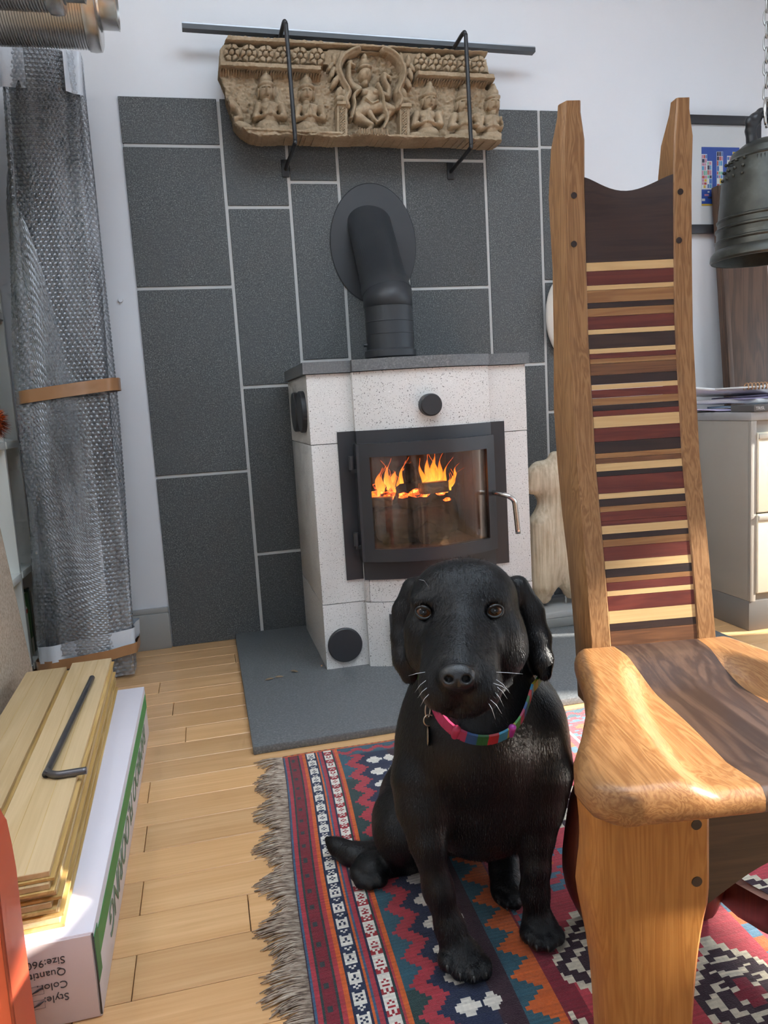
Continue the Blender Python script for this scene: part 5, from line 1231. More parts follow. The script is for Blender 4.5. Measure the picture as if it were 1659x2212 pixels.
# head
EYES = []
def head_prims(h, sockets=True):
    h.ell(D(1003, 1300, 1.083), (.0755, .0620, .074), .02)
    h.ell(D(966, 1278, 1.055), (.040, .036, .036), .02); h.ell(D(1034, 1276, 1.055), (.040, .036, .036), .02)
    h.ell(D(926, 1299, 1.036), (.024, .0125, .016), .018); h.ell(D(1058, 1296, 1.036), (.024, .0125, .016), .018)   # brows
    h.ell(D(924, 1352, 1.046), (.030, .024, .025), .02); h.ell(D(1068, 1350, 1.046), (.031, .024, .025), .02)        # under the eyes
    h.cap(D(996, 1325, 1.028), D(990, 1432, .957), .026, .0265, .025)      # bridge
    h.cap(D(962, 1395, 1.010), D(957, 1468, .966), .030, .0305, .02); h.cap(D(1026, 1393, 1.010), D(1028, 1466, .966), .031, .0315, .02)
    h.ell(D(932, 1398, 1.062), (.037, .042, .042), .025); h.ell(D(1080, 1396, 1.062), (.039, .045, .042), .025)      # cheeks
    h.ell(D(952, 1490, .964), (.0255, .0270, .032), .010); h.ell(D(1036, 1489, .964), (.0270, .0275, .032), .010)    # flews
    h.ell(D(996, 1523, .986), (.034, .0155, .032), .008)                   # jaw
    h.ell(D(988, 1462, .932), (.0240, .0195, .017), .008)                  # nose bed
    h.cap(D(994, 1488, .930), D(995, 1512, .936), .0016, .0016, .004, sub=True)
    if sockets:
        for (ex, ey), ez in EYES: h.ell(D(ex, ey, ez-.003), (.0118, .0092, .011), .006, sub=True)
    # ears
    h.chain([(D(893, 1272, 1.10), .017), (D(874, 1320, 1.105), .0165), (D(868, 1375, 1.10), .0145), (D(874, 1425, 1.09), .0155), (D(884, 1458, 1.085), .0125)], .010)
    h.chain([(D(878, 1330, 1.13), .016), (D(876, 1400, 1.125), .018), (D(886, 1450, 1.11), .013)], .012)
    h.chain([(D(1118, 1268, 1.10), .017), (D(1146, 1320, 1.105), .018), (D(1162, 1378, 1.10), .0175), (D(1172, 1425, 1.09), .014), (D(1176, 1455, 1.085), .0105)], .010)
    h.chain([(D(1136, 1330, 1.13), .016), (D(1158, 1400, 1.125), .018), (D(1170, 1445, 1.11), .012)], .012)
def surf_depth(px, py, z0=.85, z1=1.3, f=None):
    zz = np.linspace(z0, z1, 900); P = np.stack([(px-CXP)/F_PX*zz, (py-CYP)/F_PX*zz, zz], -1); s = (f or dg).eval(P); i = np.argmax(s < 0); return zz[i]
HD = SDF(); head_prims(HD, False)
EYES = [((px, py), surf_depth(px, py, f=HD)) for px, py in ((914, 1322), (1068, 1319))]
print('EYES', EYES, 'nose', surf_depth(988, 1462, f=HD), 'forehead', surf_depth(1000, 1270, f=HD))
head_prims(dg)
V, Q = dg.mesh(.0031)
Vw = cam2w(V); Vw[:, 2] = np.maximum(Vw[:, 2], .0090)
dog = empty('dog', tuple(at(1060, 2000, Z=0)), 'black short-haired dog sitting on the rug looking up at the viewer', 'dog')
body = fastmesh('body', Vw, Q, M_FUR, None, True); wpart(body, dog)
md = body.modifiers.new('relax', 'SMOOTH'); md.factor = .5; md.iterations = 1
# eyes
t = NT('dog iris'); g = t.n('ShaderNodeTexCoord'); vl = t.n('ShaderNodeVectorMath', _operation='LENGTH'); sp = t.n('ShaderNodeSeparateXYZ'); t.l(g.outputs['Object'], sp.inputs[0]); cm = t.n('ShaderNodeCombineXYZ'); t.l(sp.outputs[0], cm.inputs[0]); t.l(sp.outputs[1], cm.inputs[1]); t.l(cm.outputs[0], vl.inputs[0])
t.set(color=t.ramp(vl.outputs['Value'], [(0, (.001, .001, .001)), (.0044, (.001, .001, .001)), (.0050, (.07, .025, .009)), (.0076, (.11, .042, .014)), (.0086, (.003, .002, .002))]), rough=.08, spec=.45); t.b.inputs['Coat Roughness'].default_value = .02
M_IRIS = t.m
M_LID = plain('black eye rim', (.003, .003, .003), .3)
for (px, py), zc in EYES:
    c = Vector(cam2w(D(px, py, zc+.0052))); lookd = (Vector(CAM)-c).normalized()
    me = bpy.data.meshes.new('eyeball'); bm = bmesh.new(); bmesh.ops.create_uvsphere(bm, u_segments=32, v_segments=24, radius=.0112); bm.to_mesh(me); bm.free()
    o = link('eye', me, M_IRIS, dog, True); o.rotation_euler = lookd.to_track_quat('Z', 'Y').to_euler(); o.location = c-Vector(dog.location)
    ring = []; inn = 1 if px < 1000 else -1
    for k in range(28):
        a = 2*math.pi*k/28; x_ = .0100*math.cos(a); y_ = .0078*math.sin(a)+.0012*math.cos(a)*inn; rad2 = .0112**2-x_*x_-y_*y_
        ring.append(cam2w(D(px, py, zc+.0052))+_r*x_+_d*y_-_f*(math.sqrt(max(rad2, 1e-6))+.0004))
    wpart(tube('eyelid', ring, .0024, M_LID, None, 8, closed=True), dog)
# nose
ns = SDF(); nz = surf_depth(988, 1458)
ns.ell(D(988, 1456, nz+.007), (.0215, .0135, .012), .006); ns.ell(D(988, 1468, nz+.006), (.0195, .0135, .0125), .006); ns.ell(D(972, 1466, nz+.006), (.0105, .0105, .012), .005); ns.ell(D(1006, 1466, nz+.006), (.0105, .0105, .012), .005)
ns.ell(D(969, 1468, nz-.007), (.0056, .0046, .009), .003, sub=True); ns.ell(D(1008, 1468, nz-.007), (.0056, .0046, .009), .003, sub=True); ns.cap(D(989, 1470, nz-.008), D(989, 1492, nz-.004), .0012, .0012, .002, sub=True)
V, Q = ns.mesh(.0011)
t = NT('wet black nose'); v = t.n('ShaderNodeTexVoronoi'); v.inputs['Scale'].default_value = 750; t.l(t.coord('Object'), v.inputs['Vector']); t.set(color=(.005, .005, .006), rough=.38, spec=.55); t.bump(v.outputs[0], .35, .0006)
wpart(fastmesh('nose', cam2w(V), Q, t.m, None, True), dog)
# claws
M_CLAW = plain('dark claw', (.02, .018, .016), .3)
for (px, py, zc) in ((966, 2090, 1.058), (994, 2108, 1.050), (1024, 2114, 1.046), (1050, 2104, 1.054), (1142, 2032, 1.108), (1159, 2046, 1.098), (1184, 2048, 1.097), (1204, 2036, 1.106), (1095, 1960, 1.198), (1112, 1962, 1.198), (1078, 1948, 1.206)):
    p = cam2w(D(px, py, zc)); p[2] = max(p[2], .012); fw = -_f*.008+np.array([0, 0, -.004])
    wpart(tube('claw', [p-fw*.6, p, p+fw*.5+np.array([0, 0, -.002])], [.0032, .0027, .0008], M_CLAW, None, 8), dog)
# whiskers and brow hairs
wl = []
rs = random.Random(9)
for (px, py, dx, dy) in ((1072, 1452, 58, 4), (1072, 1468, 30, 30), (1074, 1484, 22, 26), (1070, 1496, 18, 30), (1060, 1512, 24, 30), (1056, 1520, 14, 34), (1066, 1476, 34, 16), (918, 1452, -36, 8), (920, 1470, -24, 26), (922, 1486, -20, 22), (926, 1500, -18, 26)):
    z = surf_depth(px if px < 1000 else px-6, py)-.002
    wl.append(([tuple(cam2w(D(px, py, z))), tuple(cam2w(D(px+dx*.5, py+dy*.35, z-.004))), tuple(cam2w(D(px+dx, py+dy, z)))], [.00042, .00036, .0001]))
wl.append(([tuple(cam2w(D(926, 1268, 1.02))), tuple(cam2w(D(916, 1254, 1.0))), tuple(cam2w(D(905, 1252, .995)))], [.0003, .0003, .0001]))
wk = tubes('whiskers', wl, plain('pale whisker', (.5, .52, .55), .3), None, 5); wpart(wk, dog); wk['kind'] = 'stuff'
# short hairs standing off the coat along ears, neck and flanks
def fur_tufts(n, seed, ln, test):
    me = body.data; nv = len(me.vertices); co = np.empty(nv*3); me.vertices.foreach_get('co', co); co = co.reshape(-1, 3)+np.array(dog.location); no = np.empty(nv*3); me.vertex_normals.foreach_get('vector', no); no = no.reshape(-1, 3)
    r_ = np.random.default_rng(seed); ok = np.nonzero(test(co))[0]; pick = r_.choice(ok, n); P = co[pick]; N = no[pick]
    flow = np.array([0, 0, -1.0])-N*(N@np.array([0, 0, -1.0]))[:, None]+(.14)*r_.normal(size=P.shape); flow /= np.linalg.norm(flow, axis=1, keepdims=True)
    side = np.cross(N, flow); L = ln*(.6+.8*r_.random((n, 1))); w = .00034
    a = P-side*w-N*.0006; b = P+side*w-N*.0006; mid = P+flow*L*.55+N*L*.09; tip = P+flow*L+N*L*.09
    Vt = np.stack([a, b, mid+side*w*.6, mid-side*w*.6, tip], 1).reshape(-1, 3); k = np.arange(n)[:, None]*5
    Qf = np.concatenate([k+np.array([[0, 1, 2, 3]])]); Tf = np.concatenate([k+np.array([[3, 2, 4]])])
    me2 = bpy.data.meshes.new('coat'); faces = [tuple(q) for q in Qf.tolist()]+[tuple(q) for q in Tf.tolist()]; me2.from_pydata(Vt.tolist(), [], faces); me2.update(); return me2
t = NT('black hair strands'); t.set(color=(.004, .004, .005), rough=.42, spec=.3); M_HAIR = t.m
me2 = fur_tufts(80000, 4, .0062, lambda c: c[:, 2] > .02); o = link('coat', me2, M_HAIR); wpart(o, dog); o['kind'] = 'stuff'
# collar
cc = D(1032, 1455, 1.14)
c_pts = [D(938, 1518, 1.07), D(1020, 1568, 1.05), D(1134, 1482, 1.10)]
pn = np.cross(c_pts[1]-c_pts[0], c_pts[2]-c_pts[0]); pn /= np.linalg.norm(pn)
axc = D(1028, 1475, 1.145); axc = axc-pn*((axc-c_pts[1])@pn)
e1 = np.array([1, 0, 0])-pn*pn[0]; e1 /= np.linalg.norm(e1); e2 = np.cross(pn, e1)
body_sdf = SDF(); body_sdf.p = [q for q in dg.p]
nC = 96; ringC = []
for k in range(nC):
    a = 2*math.pi*k/nC; d_ = e1*math.cos(a)+e2*math.sin(a); tt = np.linspace(.03, .2, 400); s = body_sdf.eval(axc+tt[:, None]*d_); i = np.argmax(s > 0.0); ringC.append(min(tt[i], .135)+.0035)
rr = np.array(ringC); rr = np.convolve(np.concatenate([rr[-4:], rr, rr[:4]]), np.ones(9)/9, 'valid')
pn_up = pn if pn[1] < 0 else -pn
colpal = [(.012, .09, .02), (.32, .012, .02), (.02, .19, .32), (.32, .26, .015), (.035, .2, .03), (.3, .02, .08), (.012, .06, .18)]
V = []; Fc = []; MI = []
for k in range(nC):
    a = 2*math.pi*k/nC; d_ = e1*math.cos(a)+e2*math.sin(a); p = axc+d_*rr[k]
    for (s_, o_) in ((-.0095, .0035), (.0095, -.001), (.0095, .0022), (-.0095, .0066)): V.append(cam2w(p+pn_up*s_+d_*o_))
for k in range(nC):
    j = (k+1) % nC
    for q in range(4): Fc.append((k*4+q, k*4+(q+1) % 4, j*4+(q+1) % 4, j*4+q))
collar = empty('dog_collar', tuple(cam2w(axc)), 'pink and rainbow striped collar with hanging tags around the dog neck', 'collar')
me = bpy.data.meshes.new('strap'); me.from_pydata([tuple(v) for v in V], [], Fc); 
for i, cl in enumerate(colpal): me.materials.append(plain('collar colour %d' % i, cl, .6))
me.materials.append(plain('pink strap', (.36, .022, .09), .55))
stc = link('strap', me); me.update()
def col_px(k):
    a = 2*math.pi*k/nC; p = axc+(e1*math.cos(a)+e2*math.sin(a))*rr[k]; return CXP+F_PX*p[0]/p[2], CYP+F_PX*p[1]/p[2]
for i, pg in enumerate(me.polygons):
    k = i//4; x, y = col_px(k); pg.material_index = 7 if (x < 985 and y > 1480) else (k//2) % 7
wpart(stc, collar)
def on_collar(px):
    best = min(range(nC), key=lambda k: abs(col_px(k)[0]-px)+(0 if col_px(k)[1] > 1470 else 500)); a = 2*math.pi*best/nC; d_ = e1*math.cos(a)+e2*math.sin(a); return axc+d_*(rr[best]+.0026), d_
pk, dk = on_collar(1105)
kp = SDF(); kp.cap(pk-pn_up*.009, pk+pn_up*.009, .0055, .0055, .002); V, Q = kp.mesh(.0012); wpart(fastmesh('keeper', cam2w(V), Q, plain('purple keeper', (.38, .04, .3), .4)), collar)
pk, dk = on_collar(982)
kp = SDF(); kp.cap(pk-pn_up*.0085, pk+pn_up*.0085, .0058, .0058, .002); V, Q = kp.mesh(.0012); wpart(fastmesh('strap_end', cam2w(V), Q, plain('pink strap end', (.38, .025, .08), .5)), collar)
M_BRASS = plain('worn steel ring', (.55, .46, .36), .28, metal=1.0)
zt_ = surf_depth(925, 1545)-.006
def ring_at(px, py, zc, r_, th, nm, tilt=0.0, mat=M_BRASS, sy=1.0):
    pts = [cam2w(D(px, py, zc)+np.array([r_*math.cos(a)*math.cos(tilt), r_*sy*math.sin(a), r_*math.cos(a)*math.sin(tilt)])) for a in np.linspace(0, 2*math.pi, 28, endpoint=False)]
    wpart(tube(nm, pts, th, mat, None, 8, closed=True), collar)
ring_at(924, 1534, zt_, .0042, .0011, 'loop', 0.6, sy=2.6); ring_at(927, 1556, zt_-.002, .0078, .0010, 'split_ring', .2)
# round tag seen edge-on and a small bell
tp = SDF(); tp.ell(D(924, 1590, zt_-.003), (.0012, .0135, .0125), .001); V, Q = tp.mesh(.0011); wpart(fastmesh('disc_tag', cam2w(V), Q, M_BRASS), collar)
tp = SDF(); tp.ell(D(938, 1601, zt_-.004), (.0050, .0052, .0050), .001); tp.cap(D(938, 1596, zt_-.004), D(934, 1574, zt_-.003), .0007, .0007, .001); V, Q = tp.mesh(.0009); wpart(fastmesh('bell_tag', cam2w(V), Q, plain('copper bell', (.5, .26, .12), .35, metal=.9)), collar)
# ================================================================== right side
# --- drawer cabinet
KX0, KX1, KY0, KY1, KZ = 1.674, 2.30, 2.095, 2.60, .711
cab = empty('drawer_cabinet', (KX0+.3, 2.35, 0), 'beige metal drawer cabinet standing against the wall right of the chair', 'cabinet')
M_CAB = plain('taupe metal', (.33, .30, .26), .42, var=.03); M_DRW = plain('cream drawer enamel', (.72, .66, .52), .35, var=.02)
wpart(box('carcass', KX0, KX1, KY0+.012, KY1, .10, KZ-.028, M_CAB, bevel=.002), cab)
wpart(box('plinth', KX0, KX1, KY0+.006, KY1, 0, .10, plain('dark taupe plinth', (.17, .155, .14), .5), bevel=.002), cab)
wpart(box('top', KX0-.002, KX1+.002, KY0-.002, KY1, KZ-.028, KZ, plain('worn grey top', (.42, .42, .42), .35, metal=.3), bevel=.003), cab)
for z0, z1 in ((.125, .385), (.39, .645)):
    dr = wpart(box('drawer', KX0+.022, KX1-.022, KY0-.004, KY0+.014, z0, z1, M_DRW, bevel=.004, seg=3), cab)
    h = box('pull', KX0+.024, KX1-.024, KY0-.010, KY0-.003, z1-.020, z1-.004, plain('pull lip', (.55, .52, .45), .35), bevel=.002); wpart(h, cab); h.parent = dr
wpart(box('side_stile', KX0, KX0+.02, KY0, KY0+.013, .10, KZ-.028, M_CAB, bevel=.001), cab)
# --- papers on top of the cabinet
M_PAPER = plain('white paper', (.80, .80, .80), .7, var=.02); M_LILAC = plain('lilac paper', (.52, .46, .68), .7, var=.03); M_PBLUE = plain('pale blue paper', (.40, .55, .68), .7, var=.03)
rs = random.Random(21); z = KZ+.0012
labs = [('lilac sheets lying lowest in the paper pile on the cabinet', M_LILAC, -.02, .0, .16, .004, .004), ('pale blue folder low in the paper pile on the cabinet', M_PBLUE, .05, -.03, -.12, .006, .003), ('thick white bundle in the middle of the paper pile', M_PAPER, .04, .03, .22, .014, .006), ('second lilac sheet higher in the paper pile', M_LILAC, .07, .0, -.3, .004, .006),
        ('curled white sheets rising at the left of the paper pile', M_PAPER, .0, .04, .42, .008, .026), ('topmost white sheets of the paper pile on the cabinet', M_PAPER, .11, .03, -.1, .009, .012)]
for i, (lb, mt, dx, dy, rot, th, lift) in enumerate(labs):
    n = 16; V = []; cx, cy = KX0+.125+dx, 2.31+dy; c, s = math.cos(rot), math.sin(rot); ph = rs.uniform(-.3, .3)
    for a in range(n+1):
        for b in range(n+1):
            u, v = (a/n-.5)*.21, (b/n-.5)*.28; e_ = 1-a/n if i % 2 == 0 else a/n
            V.append((cx+u*c-v*s, cy+u*s+v*c, z+lift*(e_**2.2)*(1+.25*math.sin(v*20+ph))+.0012*math.sin(v*31+i)))
    Fc = [(a*(n+1)+b, (a+1)*(n+1)+b, (a+1)*(n+1)+b+1, a*(n+1)+b+1) for a in range(n) for b in range(n)]
    o = mesh('paper_sheet', V, Fc, mt, None, True); sm = o.modifiers.new('thick', 'SOLIDIFY'); sm.thickness = th; sm.offset = 1; tag(o, lb, 'paper', 'papers on the cabinet')
    z += th+.0045
PZT = z
nb = empty('spiral_notebook', (KX0+.20, 2.17, KZ+.06), 'small notebook with a brown coil binding lying on the papers', 'notebook')
bx, by, bz_ = float(at(1640, 868, Y=2.16)[0]), 2.16, float(at(1640, 872, Y=2.16)[2])
wpart(box('pages', bx-.06, bx+.14, by, by+.14, PZT+.001, PZT+.006, M_PAPER, bevel=.001), nb)
for k in range(9):
    x = bx-.05+k*.0135; pts = [(x+.004*math.sin(a)*.3+.006*(a/6.28), by-.001+.009*math.cos(a), PZT+.005+.012*math.sin(a)) for a in np.linspace(-.9, 4.0, 14)]
    wpart(tube('coil', pts, .0017, plain('brown coil', (.42, .22, .1), .4), None, 6), nb)
bk = empty('dark_book', (KX0+.25, 2.1, KZ), 'dark grey book with pale lettering at the front edge of the cabinet', 'book')
bp = at(1630, 893, Y=2.078); bx = float(bp[0])
wpart(box('cover', bx, bx+.2, 2.080, 2.19, KZ+.0005, KZ+.022, plain('dark grey cover', (.10, .095, .095), .5), bevel=.0015), bk)
wpart(text_mesh('lettering', 'TRISL', .0135, Matrix.Translation(Vector((bx+.006, 2.0796, KZ+.0065))) @ Matrix.Rotation(R(90), 4, 'X'), plain('pale lettering', (.6, .6, .6), .6)), bk)

# --- framed print on the wall
fp = empty('framed_print', (2.07, W, 1.6), 'framed colourful city print with a white mat on the wall behind the bell', 'picture')
FX0, FX1, FZ0, FZ1 = 1.83, 2.215, 1.388, 1.821; YF = ROOM['y1']
M_PF = plain('black picture frame', (.025, .026, .03), .35); M_PFT = plain('frame top', (.025, .026, .03), .3)
for nm, a, b, c, d in (('frame_bar', FX0, FX1, FZ1-.032, FZ1), ('frame_bar', FX0, FX1, FZ0, FZ0+.032), ('frame_bar', FX0, FX0+.03, FZ0+.032, FZ1-.032), ('frame_bar', FX1-.03, FX1, FZ0+.032, FZ1-.032)):
    wpart(box(nm, a, b, YF-.024, YF-.001, c, d, M_PF, bevel=.002), fp)
wpart(box('mat', FX0+.028, FX1-.028, YF-.012, YF-.006, FZ0+.03, FZ1-.03, plain('white mat board', (.80, .80, .80), .7, var=.01)), fp)
PX0, PX1, PZ0, PZ1 = 1.958, 2.125, 1.492, 1.708
wpart(box('print', PX0, PX1, YF-.0128, YF-.0122, PZ0, PZ1, plain('cobalt print ground', (.03, .09, .42), .5, var=.05)), fp)
rs = random.Random(4); pal = [(.75, .75, .78), (.6, .08, .06), (.75, .5, .05), (.1, .35, .6), (.05, .04, .08), (.6, .25, .35), (.2, .5, .35), (.8, .8, .75), (.08, .2, .5)]
def prect(x0, x1, z0, z1, lvl, cl): wpart(box('print_block', x0, x1, YF-.0130-.0002*lvl, YF-.0124, z0, z1, PM[cl]), fp)
PM = [plain('print ink %d' % i, c_, .5, var=.02) for i, c_ in enumerate(pal)]
for (x0, x1, zt) in ((PX0, PX0+.024, .19), (PX0+.024, PX0+.046, .165), (PX0+.066, PX0+.094, .20), (PX0+.112, PX0+.136, .185), (PX0+.136, PX1, .20)):
    prect(x0, x1, PZ0+.06, PZ0+zt, 0, 0); z = PZ0+.065
    while z < PZ0+zt-.012:
        h = rs.uniform(.008, .018); x = x0+.0015
        while x < x1-.006:
            w = rs.uniform(.005, .012); prect(x, min(x+w, x1-.001), z, min(z+h, PZ0+zt-.001), 1, rs.randrange(1, 9)); x += w+.0015
        z += h+.002
for k in range(22):
    x = PX0+rs.random()*.155; z = PZ0+rs.random()*.055; prect(x, min(x+rs.uniform(.006, .02), PX1), z, min(z+rs.uniform(.004, .014), PZ0+.06), 1+k % 3, rs.randrange(0, 9))
prect(PX0, PX1, PZ0, PZ0+.006, 4, 2)
t = NT('picture glass'); tr = t.n('ShaderNodeBsdfTransparent'); gl = t.n('ShaderNodeBsdfGlossy'); gl.inputs['Roughness'].default_value = .03; lw = t.n('ShaderNodeLayerWeight'); lw.inputs[0].default_value = .2; mx = t.n('ShaderNodeMixShader'); t.l(lw.outputs['Fresnel'], mx.inputs[0]); t.l(tr.outputs[0], mx.inputs[1]); t.l(gl.outputs[0], mx.inputs[2]); t.l(mx.outputs[0], t.out.inputs[0])
wpart(box('glass_pane', FX0+.028, FX1-.028, YF-.019, YF-.0175, FZ0+.03, FZ1-.03, t.m), fp)

# --- old timber leaning on the wall behind the cabinet
a0 = at(1546, 402, Y=2.69); b0 = at(1575, 845, Y=2.65)
tb = empty('leaning_timber', (float(b0[0]), 2.68, 0), 'old dark brown timber board leaning on the wall behind the cabinet', 'timber')
M_OLD = wood('old stained timber', (.145, .078, .045), (.062, .034, .022), scale=.8, axis='z', rough=.6, contrast=.7, coat=0)
sx = (float(b0[0])-float(a0[0]))/(float(a0[2])-float(b0[2])); xb = float(b0[0])+sx*float(b0[2]); wd = .23
P = [Vector((xb, 2.625, 0)), Vector((float(a0[0]), 2.690, float(a0[2]))), Vector((float(a0[0])+wd*.9, 2.690, float(a0[2])+.006)), Vector((xb+wd, 2.625, 0))]
wpart(prism('board', P[::-1], (0, .028, 0), M_OLD, bevel=.003), tb)
wpart(prism('side_batten', [p+Vector((-.0, -.0005, 0)) for p in (P[0], P[1], P[1]+Vector((.022, 0, 0)), P[0]+Vector((.022, 0, 0)))][::-1], (0, -.014, 0), M_OLD, bevel=.002), tb)
c0 = at(1556, 403, Y=2.675)
pl2 = [Vector((float(c0[0])+.008, 2.672, float(c0[2])-.004)), Vector((float(c0[0])+.10, 2.672, float(c0[2])+.002)), Vector((float(c0[0])+.12, 2.660, 1.33)), Vector((float(c0[0])+.03, 2.660, 1.33))]
wpart(prism('pale_panel', pl2, (0, .006, 0), plain('pale ply', (.50, .42, .30), .7)), tb)

# --- bronze temple bell on a chain
BLX, BLY, BLZ = 1.806, 2.20, 1.192
bell = empty('bronze_bell', (BLX, BLY, BLZ), 'dark bronze temple bell with knobs hanging at the right edge', 'bell')
def m_bronze():
    t = NT('aged bronze'); c = t.coord('Object'); n1 = t.noise(c, 14, 5, .6); n2 = t.noise(t.coord('Object', (4, 4, 1)), 8, 4)
    t.set(color=t.ramp(n1, [(.3, (.030, .031, .027)), (.6, (.062, .062, .052)), (.8, (.11, .12, .105))]), rough=.42, metal=.55); t.bump(n2, .15, .002); return t.m
M_BRZ = m_bronze()
br = .165; bh = .345
prof = [(.150, -.0), (br-.004, -.0), (br, .006), (br-.002, .022), (br-.012, .034), (br-.016, .038), (br-.018, .055), (br-.014, .060), (br-.014, .064), (br-.020, .068), (br-.020, .092), (br-.016, .096), (br-.016, .101), (br-.022, .105), (br-.024, .120), (br-.020, .124), (br-.020, .128), (br-.027, .133),
        (br-.031, .18), (br-.038, .23), (br-.047, .275), (br-.055, .30), (br-.052, .304), (br-.055, .309), (br-.062, .313), (br-.072, .333), (br-.098, .352), (br-.120, .360), (.03, .365), (0, .365)]
prof += []
wpart(lathe('bell_body', [(0, .35), (.10, .33), (.13, .25), (.150, .02)]+prof, M_BRZ, None, 72, (BLX, BLY, BLZ)), bell)
def brad(z): return float(np.interp(z, [.128, .18, .23, .275, .30], [br-.027, br-.031, br-.038, br-.047, br-.055]))
for k in range(12):                                        # vertical ribs in threes with plain panels between
    for j in (-1, 0, 1):
        a = R(-90)+2*math.pi*(k % 4)/4+R(-46)+j*R(5.2)
        if k >= 4: break
        wpart(tube('rib', [(BLX+brad(z)*math.cos(a), BLY+brad(z)*math.sin(a), BLZ+z) for z in (.135, .18, .23, .275, .297)], .0022, M_BRZ, None, 6), bell)
for q in range(4):                                         # knob panels
    for i in range(4):
        for j in range(3):
            a = R(-90)+q*math.pi/2+R(-20)+i*R(13.5); z = .285-.024*j; rr_ = brad(z); d_ = Vector((math.cos(a), math.sin(a), .1)); p = Vector((BLX, BLY, BLZ+z))+d_*rr_
            if (p.y > BLY+.06): continue
            bm = bmesh.new(); bmesh.ops.create_uvsphere(bm, u_segments=10, v_segments=8, radius=.0052); bmesh.ops.translate(bm, vec=p+d_*.006, verts=bm.verts)
            v_, f_ = tube_data([p-d_*.003, p+d_*.006], .0034, 8)
            vs = [bm.verts.new(x) for x in v_]; [bm.faces.new([vs[i2] for i2 in ff]) for ff in f_]
            wpart(bm_obj('knob', bm, M_BRZ, None, smooth=True), bell)
for (z0, z1, a_) in ((.205, .265, 0), ):
    pass
cr = SDF(); base = np.array([BLX, BLY, BLZ+.36])           # dragon-like crown loop
for s_ in (-1, 1): cr.chain([(base+np.array([s_*.052, 0, -.004]), .017), (base+np.array([s_*.058, 0, .03]), .014), (base+np.array([s_*.042, 0, .062]), .018), (base+np.array([s_*.02, 0, .082]), .013), (base+np.array([0, 0, .088]), .010)], .01)
for s_ in (-1, 1): cr.ell(base+np.array([s_*.066, -.006, .052]), (.014, .012, .018), .008)
V, Q = cr.mesh(.0032); wpart(fastmesh('crown_loop', V, Q, M_IRON), bell)
sh = [(BLX-.018, BLY-.02, BLZ+.40), (BLX-.024, BLY-.022, BLZ+.44), (BLX-.014, BLY-.012, BLZ+.475), (BLX, BLY, BLZ+.485), (BLX+.014, BLY+.012, BLZ+.475), (BLX+.02, BLY+.02, BLZ+.44), (BLX+.014, BLY+.016, BLZ+.405)]
wpart(tube('shackle', spline(sh, 5), .0048, M_CHROME, None, 10), bell)
chn = empty('steel_chain', (BLX, BLY, BLZ+.48), 'galvanised steel chain that carries the bronze bell', 'chain')
M_GALV = plain('galvanised steel', (.38, .38, .37), .35, metal=.9, var=.1)
lv = []
for k in range(20):
    s_ = k/20*2*math.pi; lv.append((.0095*math.cos(s_), 0, .0165*math.sin(s_)+(.006 if math.sin(s_) > 0 else -.006)))
v_, f_ = tube_data(lv, .0032, 8, closed=True); lme = bpy.data.meshes.new('link'); lme.from_pydata(v_, [], f_); lme.materials.append(M_GALV); lme.polygons.foreach_set('use_smooth', [True]*len(lme.polygons))
nl = int((ROOM['z1']-(BLZ+.485))/.0365)+1
for k in range(nl):
    o = bpy.data.objects.new('link', lme); COL.objects.link(o); o.parent = chn; o.location = (0, 0, .022+k*.0365); o.rotation_euler = (0, 0, R(35) if k % 2 else R(125))

# --- headless draped torso on a stone base, between stove and chair
torso = empty('stone_torso', (1.13, 2.42, HZ), 'headless pale stone torso in a pleated skirt on a steel-pinned grey base', 'sculpture')
TY = 2.43
def tp_(px, py, y=TY): return np.array(at(px, py, Y=y))
def m_torso():
    t = NT('cream weathered stone'); c = t.coord('Object'); n1 = t.noise(c, 10, 5, .6); n2 = t.noise(t.coord('Object', (60, 60, 3)), 1.6, 4)
    col = t.ramp(n1, [(.3, (.40, .30, .19)), (.6, (.60, .50, .36)), (.8, (.72, .63, .49))]); t.set(color=t.mix(.4, col, t.ramp(n2, [(.35, (.28, .2, .12)), (.6, (.68, .58, .44))])), rough=.75); t.bump(n2, .35, .003); return t.m
to = SDF(); cxT = float(tp_(1200, 1150)[0]); zT = lambda py: float(tp_(1200, py)[2])
to.ell((cxT, TY, zT(1040)), (.088, .052, .075), .03); to.ell((cxT, TY, zT(1100)), (.066, .048, .06), .03)
to.cap((cxT-.055, TY, zT(1012)), (cxT+.055, TY, zT(1012)), .030, .030, .02); to.cap((cxT+.005, TY, zT(1005)), (cxT+.005, TY, zT(988)), .026, .022, .015)
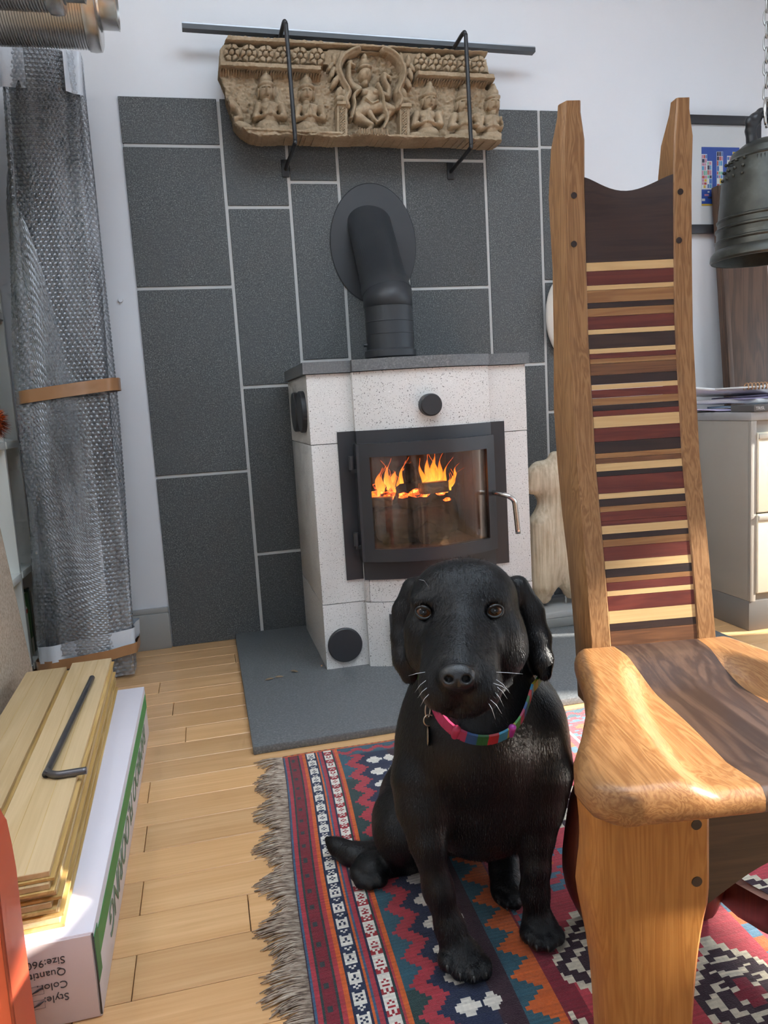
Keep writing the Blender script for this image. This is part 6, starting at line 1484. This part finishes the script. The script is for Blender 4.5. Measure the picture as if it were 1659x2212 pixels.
to.chain([(np.array([cxT-.075, TY-.005, zT(1020)]), .026), (np.array([cxT-.088, TY-.01, zT(1050)]), .020)], .015)
to.cap((cxT-.052, TY-.005, zT(1130)), (cxT-.055, TY-.005, zT(1255)), .048, .044, .03); to.cap((cxT+.052, TY-.005, zT(1130)), (cxT+.055, TY-.005, zT(1255)), .048, .044, .03); to.ell((cxT, TY, zT(1190)), (.085, .05, .12), .03)
to.cap((cxT-.05, TY, zT(1260)), (cxT-.055, TY, zT(1283)), .040, .030, .02); to.cap((cxT+.05, TY, zT(1255)), (cxT+.055, TY, zT(1278)), .042, .032, .02)
V, Q = to.mesh(.0045)
pz = V[:, 2]; pl = (pz < zT(1120)); ang_ = (V[:, 0]-cxT); V[:, 1] += np.where(pl, .0012*np.sin(ang_*800), 0)
wpart(fastmesh('torso_body', V, Q, m_torso(), None, True), torso)
for px in (1165, 1222):
    q = tp_(px, 1300); wpart(lathe('steel_pin', [(0, HZ+.0515), (.0045, HZ+.0515), (.0045, zT(1270)), (0, zT(1270))], M_CHROME, None, 12, (float(q[0]), TY, 0)), torso)
wpart(box('plinth_top', cxT-.115, cxT+.13, TY-.085, TY+.085, HZ+.030, HZ+.052, plain('grey plinth', (.34, .34, .33), .6), bevel=.003), torso)
wpart(box('plinth_base', cxT-.125, cxT+.14, TY-.095, TY+.095, HZ, HZ+.030, plain('dark plinth base', (.20, .20, .19), .6), bevel=.003), torso)
# --- pale stone fragment hung on the tiles, almost hidden by the chair back
fr = SDF(); q = at(1197, 690, Y=2.715); fx_ = float(q[0])+.044
fr.ell((fx_, 2.715, 1.09), (.078, .024, .148), .02); fr.ell((fx_+.03, 2.712, 1.12), (.06, .026, .09), .02); fr.ell((fx_+.02, 2.714, 1.02), (.065, .022, .07), .02)
V, Q = fr.mesh(.005); V[:, 1] = np.minimum(V[:, 1], W-.0005)
frag = fastmesh('stone_fragment', V, Q, plain('pale carved stone', (.60, .56, .50), .8, var=.15, bump=.4), None, True); tag(frag, 'pale rounded stone fragment on the tiles just left of the chair back', 'sculpture')
